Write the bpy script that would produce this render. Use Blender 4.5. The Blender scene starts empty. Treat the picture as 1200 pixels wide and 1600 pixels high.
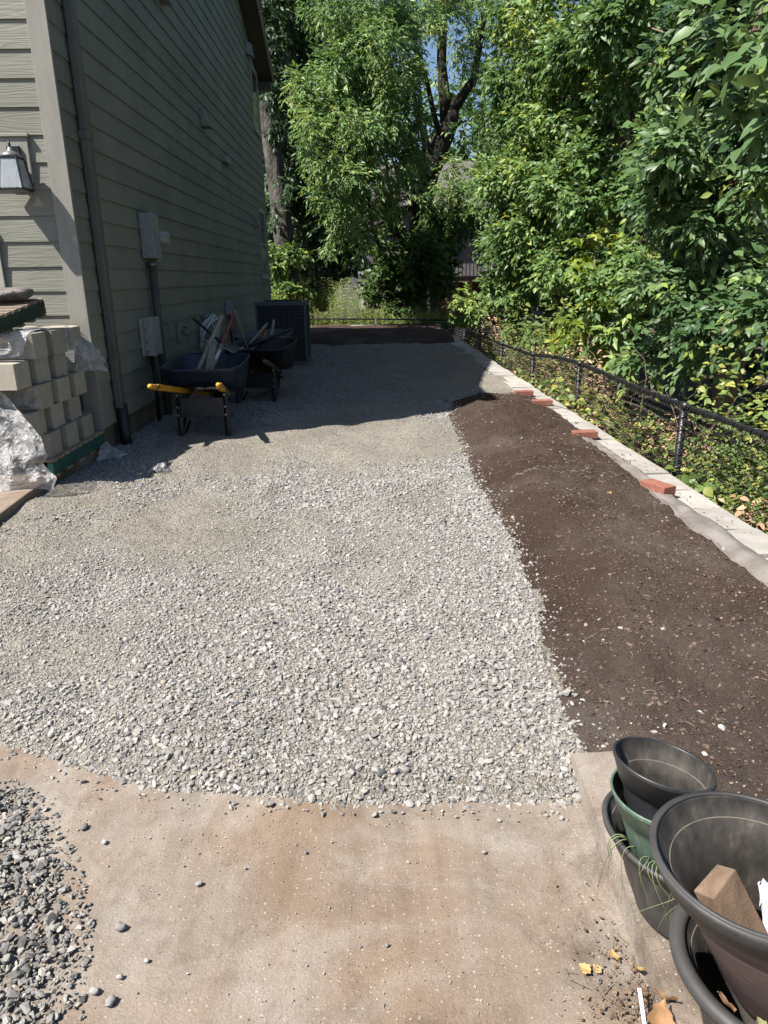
import bpy, bmesh, math, random
import numpy as np
from mathutils import Vector, Matrix, Euler

random.seed(7)
rng = np.random.default_rng(7)
S = bpy.context.scene
COL = S.collection
R = math.radians

# ---------------------------------------------------------------- camera
pitch, yaw, roll, HC = R(18.2), R(1.2), R(0.8), 1.5
fw = Vector((math.sin(yaw)*math.cos(pitch), math.cos(yaw)*math.cos(pitch), -math.sin(pitch)))
rt = Vector((math.cos(yaw), -math.sin(yaw), 0)); up = rt.cross(fw)
r2 = rt*math.cos(roll) - up*math.sin(roll); u2 = up*math.cos(roll) + rt*math.sin(roll)
cam = bpy.data.cameras.new('camera')
cam.sensor_fit = 'VERTICAL'; cam.sensor_height = 24; cam.lens = 24*1110/1600
cam.clip_start = 0.05; cam.clip_end = 600
co = bpy.data.objects.new('camera', cam); COL.objects.link(co)
co.matrix_world = Matrix(((r2.x, u2.x, -fw.x, 0), (r2.y, u2.y, -fw.y, 0), (r2.z, u2.z, -fw.z, HC), (0, 0, 0, 1)))
S.camera = co
CAM = np.array([0, 0, HC])

# ---------------------------------------------------------------- light
SUN_EL, SUN_AZ = R(53.5), R(61.5)          # elevation; azimuth the light travels to, from +Y towards +X
w = bpy.data.worlds.new('World'); S.world = w; w.use_nodes = True
nt = w.node_tree; bg = nt.nodes['Background']
sky = nt.nodes.new('ShaderNodeTexSky'); sky.sky_type = 'NISHITA'; sky.sun_disc = False; sky.dust_density = 1.0; sky.ozone_density = 3.0
sky.sun_elevation = SUN_EL; sky.sun_rotation = SUN_AZ + math.pi
nt.links.new(sky.outputs[0], bg.inputs[0]); bg.inputs[1].default_value = 0.068
sl = bpy.data.lights.new('sun', 'SUN'); sl.energy = 5.0; sl.angle = R(0.55); sl.color = (1, .94, .875)
so = bpy.data.objects.new('sun', sl); COL.objects.link(so)
d = Vector((math.sin(SUN_AZ)*math.cos(SUN_EL), math.cos(SUN_AZ)*math.cos(SUN_EL), -math.sin(SUN_EL)))
so.rotation_euler = d.to_track_quat('-Z', 'Y').to_euler(); so.location = (-6, -6, 12)
S.view_settings.view_transform = 'Standard'; S.view_settings.look = 'None'
S.view_settings.exposure = 1.12; S.view_settings.gamma = 1
S.render.engine = 'CYCLES'
S.cycles.use_denoising = True
S.cycles.max_bounces = 6; S.cycles.diffuse_bounces = 1; S.cycles.transparent_max_bounces = 8

# ---------------------------------------------------------------- helpers
class MB:
    """collects shapes and links them as one mesh object"""
    def __init__(s): s.v = []; s.f = []; s.n = 0
    def add(s, v, f):
        v = [tuple(map(float, p)) for p in v]
        s.v += v; s.f += [tuple(i+s.n for i in q) for q in f]; s.n += len(v)
    def box(s, a, b, M=None):
        (x0, y0, z0), (x1, y1, z1) = a, b
        v = [Vector(p) for p in ((x0,y0,z0),(x1,y0,z0),(x1,y1,z0),(x0,y1,z0),(x0,y0,z1),(x1,y0,z1),(x1,y1,z1),(x0,y1,z1))]
        if M is not None: v = [M @ p for p in v]
        s.add(v, [(0,3,2,1),(4,5,6,7),(0,1,5,4),(1,2,6,5),(2,3,7,6),(3,0,4,7)])
    def hexa(s, v8):
        s.add(v8, [(0,3,2,1),(4,5,6,7),(0,1,5,4),(1,2,6,5),(2,3,7,6),(3,0,4,7)])
    def prism(s, poly, z0, z1, M=None, top=None):
        n = len(poly); top = top or poly
        v = [Vector((p[0], p[1], z0)) for p in poly] + [Vector((p[0], p[1], z1)) for p in top]
        if M is not None: v = [M @ p for p in v]
        s.add(v, [tuple(range(n-1, -1, -1)), tuple(range(n, 2*n))] + [(i, (i+1) % n, n+(i+1) % n, n+i) for i in range(n)])
    def tube(s, pts, r, k=8, cap=True, squash=1.0):
        pts = [Vector(p) for p in pts]; n = len(pts)
        if not hasattr(r, '__len__'): r = [r]*n
        rings = []; ref = None
        for i, p in enumerate(pts):
            t = (pts[min(i+1, n-1)] - pts[max(i-1, 0)]).normalized()
            if ref is None:
                ref = Vector((0, 0, 1)) if abs(t.z) < .9 else Vector((1, 0, 0))
            a = (ref - t*ref.dot(t)).normalized(); b = t.cross(a); ref = a
            rings += [p + (a*math.cos(2*math.pi*j/k)*squash + b*math.sin(2*math.pi*j/k))*r[i] for j in range(k)]
        f = [(i*k+j, i*k+(j+1) % k, (i+1)*k+(j+1) % k, (i+1)*k+j) for i in range(n-1) for j in range(k)]
        if cap: f += [tuple(range(k-1, -1, -1)), tuple(range((n-1)*k, n*k))]
        s.add(rings, f)
    def lathe(s, prof, k=48, fn=None):
        """prof: list of (r, z); fn(vec, angle, index) bends the points"""
        v = []
        for i, (r, z) in enumerate(prof):
            for j in range(k):
                a = 2*math.pi*j/k; p = Vector((r*math.cos(a), r*math.sin(a), z))
                v.append(fn(p, a, i) if fn else p)
        n = len(prof)
        s.add(v, [(i*k+j, i*k+(j+1) % k, (i+1)*k+(j+1) % k, (i+1)*k+j) for i in range(n-1) for j in range(k)])
    def grid(s, P):
        """P: array (m, n, 3)"""
        m, n, _ = P.shape
        s.add(P.reshape(-1, 3), [(i*n+j, i*n+j+1, (i+1)*n+j+1, (i+1)*n+j) for i in range(m-1) for j in range(n-1)])
    def build(s, name, mat, parent=None, smooth=False, kind=None, bevel=0, solid=0, loc=None):
        me = bpy.data.meshes.new(name); me.from_pydata(s.v, [], s.f); me.materials.append(mat)
        if smooth: me.shade_smooth()
        o = bpy.data.objects.new(name, me); COL.objects.link(o)
        if parent: o.parent = parent
        if kind: o['kind'] = kind
        if loc: o.location = loc
        if solid:
            m = o.modifiers.new('solid', 'SOLIDIFY'); m.thickness = solid; m.offset = 0
        if bevel:
            m = o.modifiers.new('bevel', 'BEVEL'); m.width = bevel; m.segments = 2; m.limit_method = 'ANGLE'
        return o

def npmesh(name, V, F, mat, attrs=None, smooth=False):
    """V (n,3) and F (m,k) arrays straight into a mesh"""
    V = np.asarray(V, np.float32); F = np.asarray(F, np.int32)
    me = bpy.data.meshes.new(name)
    me.vertices.add(len(V)); me.vertices.foreach_set('co', V.ravel())
    k = F.shape[1]
    me.loops.add(F.size); me.loops.foreach_set('vertex_index', F.ravel())
    me.polygons.add(len(F)); me.polygons.foreach_set('loop_start', np.arange(0, F.size, k, dtype=np.int32))
    me.polygons.foreach_set('loop_total', np.full(len(F), k, np.int32))
    me.update(calc_edges=True)
    for n, a in (attrs or {}).items():
        at = me.attributes.new(n, 'FLOAT', 'POINT'); at.data.foreach_set('value', np.asarray(a, np.float32))
    me.materials.append(mat)
    if smooth: me.shade_smooth()
    return me

def link(name, me, parent=None, kind=None):
    o = bpy.data.objects.new(name, me); COL.objects.link(o)
    if parent: o.parent = parent
    if kind: o['kind'] = kind
    return o

def tag(o, label, cat, group=None):
    o['label'] = label; o['category'] = cat
    if group: o['group'] = group
    return o
def thing(name, label, cat, loc=(0, 0, 0), rz=0, group=None):
    o = bpy.data.objects.new(name, None); COL.objects.link(o); o.empty_display_size = .1
    o.location = loc; o.rotation_euler = (0, 0, rz)
    return tag(o, label, cat, group)

# value noise, vectorised
def hashn(ix, iy, iz, seed):
    h = (ix*374761393 + iy*668265263 + iz*2147483647 + seed*1274126177) & 0xffffffff
    h = ((h ^ (h >> 13))*1274126177) & 0xffffffff
    return ((h ^ (h >> 16)) & 0xffff)/65535.0
def vnoise(x, y, z=0.0, seed=0):
    x, y, z = np.broadcast_arrays(np.asarray(x, float), np.asarray(y, float), np.asarray(z, float))
    xi, yi, zi = np.floor(x).astype(np.int64), np.floor(y).astype(np.int64), np.floor(z).astype(np.int64)
    fx, fy, fz = x-xi, y-yi, z-zi
    fx, fy, fz = (t*t*(3-2*t) for t in (fx, fy, fz))
    r = 0
    for a in (0, 1):
        for b in (0, 1):
            for c in (0, 1):
                r = r + hashn(xi+a, yi+b, zi+c, seed)*(fx if a else 1-fx)*(fy if b else 1-fy)*(fz if c else 1-fz)
    return r*2-1
def fbm(x, y, z=0.0, seed=0, o=3):
    return sum(vnoise(x*2**i, y*2**i, np.asarray(z)*2**i, seed+i)*.5**i for i in range(o))

# ---------------------------------------------------------------- materials
def newmat(name):
    m = bpy.data.materials.new(name); m.use_nodes = True
    t = m.node_tree; return m, t, t.nodes, t.links, t.nodes['Principled BSDF']
def ramp(N, L, src, stops):
    r = N.new('ShaderNodeValToRGB'); e = r.color_ramp.elements
    while len(e) < len(stops): e.new(.5)
    for el, (p, c) in zip(e, stops): el.position = p; el.color = (*c, 1)
    L.new(src, r.inputs[0]); return r.outputs[0]
def noise(N, L, vec, sc, det=4, rough=.55, dist=0):
    n = N.new('ShaderNodeTexNoise'); n.inputs['Scale'].default_value = sc; n.inputs['Detail'].default_value = det
    n.inputs['Roughness'].default_value = rough; n.inputs['Distortion'].default_value = dist
    if vec is not None: L.new(vec, n.inputs['Vector'])
    return n.outputs[0]
def mixc(N, L, fac, a, b, mode='MIX'):
    m = N.new('ShaderNodeMix'); m.data_type = 'RGBA'; m.blend_type = mode
    for sock, val in ((m.inputs['Factor'], fac), (m.inputs['A'], a), (m.inputs['B'], b)):
        pass
    def put(s, v):
        if isinstance(v, (tuple, list)): s.default_value = (*v, 1)[:4]
        elif isinstance(v, (int, float)): s.default_value = v
        else: L.new(v, s)
    put(m.inputs[0], fac); put(m.inputs[6], a); put(m.inputs[7], b)
    return m.outputs[2]
def mathn(N, L, op, a, b=0.0):
    m = N.new('ShaderNodeMath'); m.operation = op
    for i, v in enumerate((a, b)):
        if isinstance(v, (int, float)): m.inputs[i].default_value = v
        else: L.new(v, m.inputs[i])
    return m.outputs[0]
def coord(N, L, kind='Object', scale=(1, 1, 1)):
    c = N.new('ShaderNodeTexCoord'); mp = N.new('ShaderNodeMapping'); mp.inputs['Scale'].default_value = scale
    L.new(c.outputs[kind], mp.inputs[0]); return mp.outputs[0]
def world_pos(N, L, scale=(1, 1, 1)):
    g = N.new('ShaderNodeNewGeometry'); mp = N.new('ShaderNodeMapping'); mp.inputs['Scale'].default_value = scale
    L.new(g.outputs['Position'], mp.inputs[0]); return mp.outputs[0]
def bump(N, L, bs, h, strength=.5, dist=.01):
    b = N.new('ShaderNodeBump'); b.inputs['Strength'].default_value = strength; b.inputs['Distance'].default_value = dist
    L.new(h, b.inputs['Height']); L.new(b.outputs[0], bs.inputs['Normal'])

def kk(N, L, col): return mixc(N, L, 1.0, col, (.84, .84, .84), 'MULTIPLY')
def mat(name, c1, c2=None, sc=8, rough=.7, metal=0, bsc=60, bst=.3, bd=.004, scale=(1, 1, 1), spec=.5, wp=True, jitter=0):
    m, t, N, L, b = newmat(name)
    v = world_pos(N, L, scale) if wp else coord(N, L, 'Object', scale)
    c2 = c2 or tuple(x*.7 for x in c1)
    col = ramp(N, L, noise(N, L, v, sc), [(.3, c2), (.7, c1)])
    if jitter:
        oi = N.new('ShaderNodeObjectInfo')
        k = mathn(N, L, 'MULTIPLY_ADD', oi.outputs['Random'], 2*jitter)
        k.node.inputs[2].default_value = 1-jitter
        col = mixc(N, L, 1.0, col, k, 'MULTIPLY')
    L.new(kk(N, L, col), b.inputs['Base Color'])
    b.inputs['Roughness'].default_value = rough; b.inputs['Metallic'].default_value = metal
    b.inputs['Specular IOR Level'].default_value = spec
    if bst: bump(N, L, b, noise(N, L, v, bsc, 5), bst, bd)
    return m

def siding_mat(name, axis, c1, c2, bst=.5):
    # embossed cedar grain stretched along the board, colour slightly weathered
    m, t, N, L, b = newmat(name)
    s = (1.2, 1, 14) if axis == 'x' else (1, 1.2, 14)
    v = world_pos(N, L, s)
    oi = N.new('ShaderNodeObjectInfo')
    add = N.new('ShaderNodeVectorMath'); add.operation = 'ADD'
    sc_ = N.new('ShaderNodeVectorMath'); sc_.operation = 'SCALE'; sc_.inputs[0].default_value = (37, 51, 23)
    L.new(oi.outputs['Random'], sc_.inputs['Scale']); L.new(v, add.inputs[0]); L.new(sc_.outputs[0], add.inputs[1])
    n1 = noise(N, L, add.outputs[0], .9, 2, .4, .5)
    wv = mathn(N, L, 'SINE', mathn(N, L, 'MULTIPLY', n1, 52.0))
    n2 = noise(N, L, world_pos(N, L), 1.5, 4)
    col = ramp(N, L, n2, [(.35, c2), (.65, c1)])
    k = mathn(N, L, 'MULTIPLY_ADD', oi.outputs['Random'], .12); k.node.inputs[2].default_value = .94
    col = mixc(N, L, 1.0, col, k, 'MULTIPLY')
    L.new(kk(N, L, col), b.inputs['Base Color']); b.inputs['Roughness'].default_value = .65; b.inputs['Specular IOR Level'].default_value = .25
    bump(N, L, b, wv, bst, .0016)
    return m

def leaf_mat(name, dark, light, yellow, trans=.35, rough=.42):
    m, t, N, L, b = newmat(name)
    a = N.new('ShaderNodeAttribute'); a.attribute_name = 'tone'
    col = ramp(N, L, a.outputs['Fac'], [(0, dark), (.75, light), (1, yellow)])
    L.new(col, b.inputs['Base Color']); b.inputs['Roughness'].default_value = rough; b.inputs['Specular IOR Level'].default_value = .28
    tr = N.new('ShaderNodeBsdfTranslucent')
    hs = N.new('ShaderNodeHueSaturation'); hs.inputs['Hue'].default_value = .47; hs.inputs['Saturation'].default_value = 1.2; hs.inputs['Value'].default_value = 1.7
    L.new(col, hs.inputs['Color']); L.new(hs.outputs[0], tr.inputs[0])
    mx = N.new('ShaderNodeMixShader'); mx.inputs[0].default_value = trans
    L.new(b.outputs[0], mx.inputs[1]); L.new(tr.outputs[0], mx.inputs[2]); L.new(mx.outputs[0], N['Material Output'].inputs[0])
    return m

def stone_mat(name, stops, rough=.85):
    m, t, N, L, b = newmat(name)
    a = N.new('ShaderNodeAttribute'); a.attribute_type = 'INSTANCER'; a.attribute_name = 'tone'
    col = ramp(N, L, a.outputs['Fac'], stops)
    n = noise(N, L, world_pos(N, L), 90, 4)
    col = mixc(N, L, 1.0, col, ramp(N, L, n, [(.25, (.72, .72, .72)), (.75, (1.12, 1.12, 1.12))]), 'MULTIPLY')
    L.new(kk(N, L, col), b.inputs['Base Color']); b.inputs['Roughness'].default_value = rough; b.inputs['Specular IOR Level'].default_value = .3
    bump(N, L, b, noise(N, L, world_pos(N, L), 260, 3), .35, .002)
    return m

SID1, SID2 = (.262, .262, .218), (.215, .216, .178)
M = {}
M['siding_front'] = siding_mat('siding_front', 'x', SID1, SID2, .32)
M['siding_side'] = siding_mat('siding_side', 'y', SID1, SID2, .2)
M['trim'] = mat('trim', (.30, .29, .25), (.25, .24, .205), sc=6, bsc=40, bst=.25, scale=(3, 3, .6))
M['gutter'] = mat('gutter_paint', (.13, .13, .11), (.10, .10, .086), sc=5, rough=.5, bst=.1)
M['roof'] = mat('shingle', (.09, .085, .08), (.05, .048, .045), sc=14, rough=.95)
M['fascia'] = mat('fascia', (.16, .105, .075), (.11, .075, .055), sc=5)
M['soffit'] = mat('soffit', (.10, .085, .07), (.07, .06, .05))
M['foundation'] = mat('foundation', (.20, .165, .13), (.12, .095, .07), sc=4, bsc=30, bst=.5, rough=.95)
M['drain'] = mat('drain', (.012, .012, .013), rough=.5, bst=0)
M['white'] = mat('window_frame', (.42, .40, .34), (.36, .34, .29), bst=0, rough=.5)
M['meter'] = mat('meter_box', (.30, .34, .34), (.22, .25, .25), sc=20, rough=.5, bst=.1)
M['utility'] = mat('utility_box', (.42, .41, .37), (.34, .33, .30), sc=10, rough=.55, bst=.1)
M['metal'] = mat('galvanised', (.35, .36, .36), (.22, .23, .23), sc=30, rough=.4, metal=.8, bst=.1)
M['ac'] = mat('ac_paint', (.085, .105, .115), (.065, .082, .090), sc=8, rough=.5, bst=.05)
M['ac_dark'] = mat('ac_inside', (.012, .015, .018), rough=.7, bst=0)
M['tray_blue'] = mat('tray_blue', (.010, .020, .042), (.006, .013, .030), sc=7, rough=.42, bst=.1)
M['tray_black'] = mat('tray_black', (.006, .0065, .008), (.004, .004, .005), sc=7, rough=.45, bst=.1)
M['tray_grey'] = mat('tray_grey', (.10, .115, .12), (.06, .07, .075), sc=9, rough=.5, bst=.1)
M['steel_black'] = mat('steel_black', (.013, .015, .022), (.008, .009, .013), rough=.4, bst=.05)
M['yellow_wood'] = mat('handle_yellow', (.62, .33, .025), (.52, .26, .02), sc=9, rough=.5, scale=(6, 1, 6), bst=.15)
M['wood_dark'] = mat('handle_brown', (.16, .085, .035), (.10, .05, .022), sc=9, rough=.6, scale=(6, 1, 6), bst=.15)
M['ash_wood'] = mat('handle_grey', (.33, .29, .22), (.22, .19, .14), sc=14, rough=.7, scale=(5, 5, 1), bst=.3)
M['red_handle'] = mat('handle_red', (.22, .06, .045), (.15, .04, .03), sc=10, rough=.5, bst=.1)
M['orange'] = mat('handle_orange', (.55, .14, .03), rough=.5, bst=0)
M['label_white'] = mat('label_white', (.6, .62, .66), (.5, .52, .56), rough=.5, bst=0)
M['rubber'] = mat('rubber', (.014, .014, .014), (.009, .009, .009), sc=20, rough=.8, bst=.2)
M['hose'] = mat('hose_pale', (.72, .74, .72), (.62, .64, .62), rough=.45, bst=0)
M['block'] = mat('block_tan', (.40, .365, .295), (.33, .30, .24), sc=9, rough=.95, bsc=120, bst=.5, bd=.003, jitter=.1)
M['blockrough'] = mat('block_split', (.44, .42, .37), (.30, .28, .24), sc=30, rough=.95, bsc=45, bst=1, bd=.02)
M['paver'] = mat('paver_tan', (.42, .40, .365), (.30, .28, .25), sc=7, rough=.95, bsc=90, bst=.45, bd=.004, jitter=.13)
M['red_brick'] = mat('brick_red', (.34, .135, .092), (.22, .085, .06), sc=28, rough=.9, bsc=90, bst=.9, bd=.003, jitter=.06)
M['pallet_green'] = mat('pallet_green', (.018, .12, .10), (.012, .075, .06), sc=6, rough=.7, scale=(1, 1, 5), bst=.3)
M['pallet_wood'] = mat('pallet_wood', (.42, .31, .19), (.30, .21, .12), sc=10, rough=.85, scale=(2, 8, 8), bst=.4, jitter=.15)
M['pallet_old'] = mat('pallet_old', (.27, .215, .155), (.16, .12, .085), sc=10, rough=.9, scale=(2, 8, 8), bst=.4, jitter=.2)
M['pallet_mossy'] = mat('pallet_mossy', (.022, .050, .034), (.010, .022, .016), sc=12, rough=.85, bst=.4)
M['bag'] = mat('bag_brown', (.20, .175, .155), (.10, .085, .075), sc=14, rough=.6, bsc=16, bst=1.0, bd=.04, scale=(.4, 1, 1))
M['fabric'] = mat('geotextile', (.235, .215, .195), (.13, .11, .095), sc=7, rough=.95, bsc=200, bst=.4, bd=.003)
M['fence'] = mat('fence_vinyl', (.016, .017, .019), (.010, .010, .011), sc=15, rough=.42, bst=.1)
M['pot_black'] = mat('pot_black', (.036, .038, .043), (.024, .025, .028), sc=9, rough=.42, bsc=18, bst=.15)
M['pot_dusty'] = mat('pot_dusty', (.072, .068, .062), (.030, .030, .031), sc=7, rough=.6, bsc=25, bst=.25)
M['pale_ledge'] = mat('pale_ledge', (.17, .15, .12), (.09, .08, .065), sc=30, rough=.8, bst=0)  # thin paler ring on the step inside each pot rim
M['lumber'] = mat('lumber', (.225, .155, .105), (.13, .085, .055), sc=5, rough=.85, scale=(9, 9, 1), bst=.4, wp=False)
M['paper'] = mat('paper', (.62, .60, .72), (.52, .50, .62), rough=.7, bst=.2)
M['leaf_yellow'] = mat('leaf_yellow', (.56, .40, .18), (.44, .29, .11), sc=30, rough=.7, bst=.2)
M['leaf_brown'] = mat('leaf_brown', (.42, .25, .12), (.28, .15, .07), sc=30, rough=.8, bst=.3)
M['leaf_crumb'] = mat('leaf_crumb', (.27, .175, .10), (.07, .05, .035), sc=110, rough=.9, bst=0)
M['leaf_pale'] = mat('leaf_pale', (.50, .50, .25), (.40, .38, .18), sc=30, rough=.7, bst=.2)
M['weed_dry'] = mat('weed_dry', (.26, .31, .16), (.17, .22, .09), sc=20, rough=.7, bst=0)
M['moss_bark'] = mat('bark_mossy', (.042, .034, .018), (.010, .009, .007), sc=4, rough=.95, bsc=14, bst=1, bd=.06, scale=(1, 1, .35))
M['pale_bark'] = mat('bark_pale', (.16, .145, .13), (.030, .026, .022), sc=5, rough=.95, bsc=9, bst=1, bd=.12, scale=(1, 1, .4))
M['bark'] = mat('bark_brown', (.12, .095, .07), (.05, .04, .03), sc=9, rough=.95, bsc=25, bst=.8, bd=.02, scale=(1, 1, .4))
M['stump'] = mat('bark_stump', (.30, .22, .14), (.13, .09, .055), sc=8, rough=.95, bsc=25, bst=.8, bd=.02, scale=(1, 1, .4))
M['twig'] = mat('twig', (.20, .155, .10), (.12, .09, .06), rough=.9, bst=0)
M['deadleaf'] = leaf_mat('dead_leaf', (.16, .095, .05), (.38, .25, .15), (.52, .37, .23), .15, .7)
M['nsiding'] = mat('neighbour_siding', (.16, .155, .165), (.12, .115, .12), sc=5)
M['nroof'] = mat('neighbour_shingle', (.155, .138, .130), (.085, .076, .072), sc=18, rough=.95)
M['nwood'] = mat('deck_wood', (.20, .085, .045), (.12, .05, .03), sc=6)
M['nlight'] = mat('neighbour_trim', (.62, .62, .62), (.5, .5, .5), bst=0)
M['npost'] = mat('deck_post', (.45, .26, .08), (.35, .2, .06))
M['stonewhite'] = mat('chips_white', (.58, .55, .50), (.42, .40, .36), sc=40, rough=.9, bst=.3)
M['forest_floor'] = mat('forest_floor', (.085, .065, .042), (.04, .032, .022), sc=6, rough=1, bsc=40, bst=1, bd=.03)

# brown-stained concrete with exposed aggregate
def concrete_mat(name):
    m, t, N, L, b = newmat(name)
    v = world_pos(N, L)
    grey = ramp(N, L, noise(N, L, v, 2.2, 6), [(.3, (.220, .184, .148)), (.7, (.295, .258, .220))])
    stain = ramp(N, L, noise(N, L, v, 1.15, 5, .6, .4), [(.40, (0, 0, 0)), (.58, (1, 1, 1))])
    brown = ramp(N, L, noise(N, L, v, 3.1, 5), [(.3, (.175, .122, .080)), (.7, (.262, .192, .135))])
    col = mixc(N, L, mathn(N, L, 'MULTIPLY', stain, .85), grey, brown)
    sx = N.new('ShaderNodeSeparateXYZ'); L.new(v, sx.inputs[0])
    # darker damp, mossy patches along the curb side
    dk = ramp(N, L, noise(N, L, v, 2.6, 6, .65, .5), [(.52, (0, 0, 0)), (.68, (1, 1, 1))])
    side = mathn(N, L, 'MULTIPLY', ramp(N, L, mathn(N, L, 'MULTIPLY_ADD', sx.outputs[0], 1.4), [(.0, (0, 0, 0)), (.6, (1, 1, 1))]), dk)
    col = mixc(N, L, mathn(N, L, 'MULTIPLY', side, .85), col, (.105, .078, .058))
    # aggregate specks
    vo = N.new('ShaderNodeTexVoronoi'); vo.inputs['Scale'].default_value = 105; L.new(v, vo.inputs['Vector'])
    sp = ramp(N, L, vo.outputs['Distance'], [(.20, (1, 1, 1)), (.34, (0, 0, 0))])
    gate = ramp(N, L, noise(N, L, v, 60, 3), [(.50, (0, 0, 0)), (.56, (1, 1, 1))])
    f = mathn(N, L, 'MULTIPLY', sp, gate)
    pick = ramp(N, L, vo.outputs['Color'], [(.2, (.08, .065, .055)), (.5, (.30, .245, .19)), (.8, (.46, .41, .35))])
    col = mixc(N, L, mathn(N, L, 'MULTIPLY', f, .9), col, pick)
    gd = ramp(N, L, noise(N, L, v, 1.7, 7, .68, .8), [(.50, (0, 0, 0)), (.60, (1, 1, 1))])
    col = mixc(N, L, mathn(N, L, 'MULTIPLY', gd, .40), col, (.345, .315, .275))
    bs_ = ramp(N, L, noise(N, L, v, 2.1, 7, .7, 1.0), [(.30, (1, 1, 1)), (.40, (0, 0, 0))])
    col = mixc(N, L, mathn(N, L, 'MULTIPLY', bs_, .6), col, (.17, .115, .075))
    sk = ramp(N, L, noise(N, L, world_pos(N, L, (16, .9, 1)), 1.0, 5, .7), [(.3, (.86, .85, .84)), (.55, (1, 1, 1)), (.75, (1.08, 1.09, 1.10))])
    col = mixc(N, L, 1.0, col, sk, 'MULTIPLY')
    bl = ramp(N, L, noise(N, L, v, 7, 7, .75, 1.2), [(.3, (.80, .78, .76)), (.5, (1, 1, 1)), (.72, (1.10, 1.10, 1.10))])
    col = mixc(N, L, 1.0, col, bl, 'MULTIPLY')
    fine = ramp(N, L, noise(N, L, v, 220, 3), [(.3, (.82, .82, .82)), (.7, (1.14, 1.14, 1.14))])
    col = mixc(N, L, 1.0, col, fine, 'MULTIPLY')
    L.new(kk(N, L, col), b.inputs['Base Color']); b.inputs['Roughness'].default_value = .95; b.inputs['Specular IOR Level'].default_value = .2
    bump(N, L, b, noise(N, L, v, 160, 6), .55, .004)
    return m
M['concrete'] = concrete_mat('concrete')
M['curb'] = mat('curb_concrete', (.27, .21, .155), (.17, .12, .085), sc=7, rough=.95, bsc=90, bst=.6, bd=.004)

def gravelbase_mat():
    m, t, N, L, b = newmat('gravel_fines')
    v = world_pos(N, L)
    big = ramp(N, L, noise(N, L, v, 1.1, 4), [(.3, (.275, .250, .208)), (.7, (.370, .345, .295))])
    vo = N.new('ShaderNodeTexVoronoi'); vo.inputs['Scale'].default_value = 75; L.new(v, vo.inputs['Vector'])
    vc = ramp(N, L, vo.outputs['Color'], [(.1, (.55, .56, .56)), (.5, (.95, .95, .93)), (.9, (1.3, 1.28, 1.22))])
    col = mixc(N, L, 1.0, big, vc, 'MULTIPLY')
    f = ramp(N, L, noise(N, L, v, 190, 4), [(.3, (.75, .75, .75)), (.7, (1.15, 1.15, 1.15))])
    col = mixc(N, L, 1.0, col, f, 'MULTIPLY')
    L.new(kk(N, L, col), b.inputs['Base Color']); b.inputs['Roughness'].default_value = .95; b.inputs['Specular IOR Level'].default_value = .2
    h = mathn(N, L, 'ADD', mathn(N, L, 'MULTIPLY', vo.outputs['Distance'], -1.0), noise(N, L, v, 200, 3))
    bump(N, L, b, h, 1.0, .012)
    return m
M['gravel_base'] = gravelbase_mat()
STONE = [(0, (.072, .074, .078)), (.18, (.165, .166, .164)), (.4, (.285, .272, .252)), (.7, (.378, .358, .326)), (.96, (.49, .47, .435)), (1, (.40, .33, .25))]
M['stone'] = stone_mat('gravel_stone', STONE)
M['pilestone'] = stone_mat('pile_stone', [(0, (.085, .086, .083)), (.35, (.215, .212, .198)), (.75, (.31, .30, .27)), (1, (.46, .43, .38))])

def soil_mat():
    m, t, N, L, b = newmat('soil_dark')
    v = world_pos(N, L)
    c = ramp(N, L, noise(N, L, v, 2.0, 5), [(.3, (.070, .047, .036)), (.7, (.108, .074, .057))])
    f = ramp(N, L, noise(N, L, v, 140, 5, .7), [(.25, (.45, .45, .45)), (.55, (1, 1, 1)), (.8, (1.7, 1.6, 1.5))])
    c = mixc(N, L, 1.0, c, f, 'MULTIPLY')
    dry = ramp(N, L, noise(N, L, v, .9, 4, .6), [(.48, (0, 0, 0)), (.7, (1, 1, 1))])
    c = mixc(N, L, mathn(N, L, 'MULTIPLY', dry, .45), c, (.22, .18, .15))
    sx = N.new('ShaderNodeSeparateXYZ'); L.new(v, sx.inputs[0])
    yy = ramp(N, L, mathn(N, L, 'MULTIPLY', sx.outputs[1], .2), [(.34, (1, 1, 1)), (.60, (0, 0, 0))])
    xx = ramp(N, L, sx.outputs[0], [(.75, (1, 1, 1)), (1.0, (.0, .0, .0))])
    du = mathn(N, L, 'MULTIPLY', mathn(N, L, 'MULTIPLY', yy, ramp(N, L, noise(N, L, v, 5, 5, .7), [(.35, (.25, .25, .25)), (.65, (1, 1, 1))])), mathn(N, L, 'MULTIPLY_ADD', xx, .45))
    du.node.inputs[1].default_value = .55
    c = mixc(N, L, mathn(N, L, 'MULTIPLY', du, .62), c, (.235, .215, .19))
    L.new(kk(N, L, c), b.inputs['Base Color']); b.inputs['Roughness'].default_value = 1; b.inputs['Specular IOR Level'].default_value = .1
    h = mathn(N, L, 'ADD', noise(N, L, v, 45, 6, .7), mathn(N, L, 'MULTIPLY', noise(N, L, v, 210, 4), .5))
    bump(N, L, b, h, 1.0, .03)
    return m
M['soil'] = soil_mat()
M['crumb'] = stone_mat('soil_crumb', [(0, (.045, .030, .022)), (.6, (.115, .080, .060)), (.93, (.19, .135, .105)), (1, (.30, .23, .17))])

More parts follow.
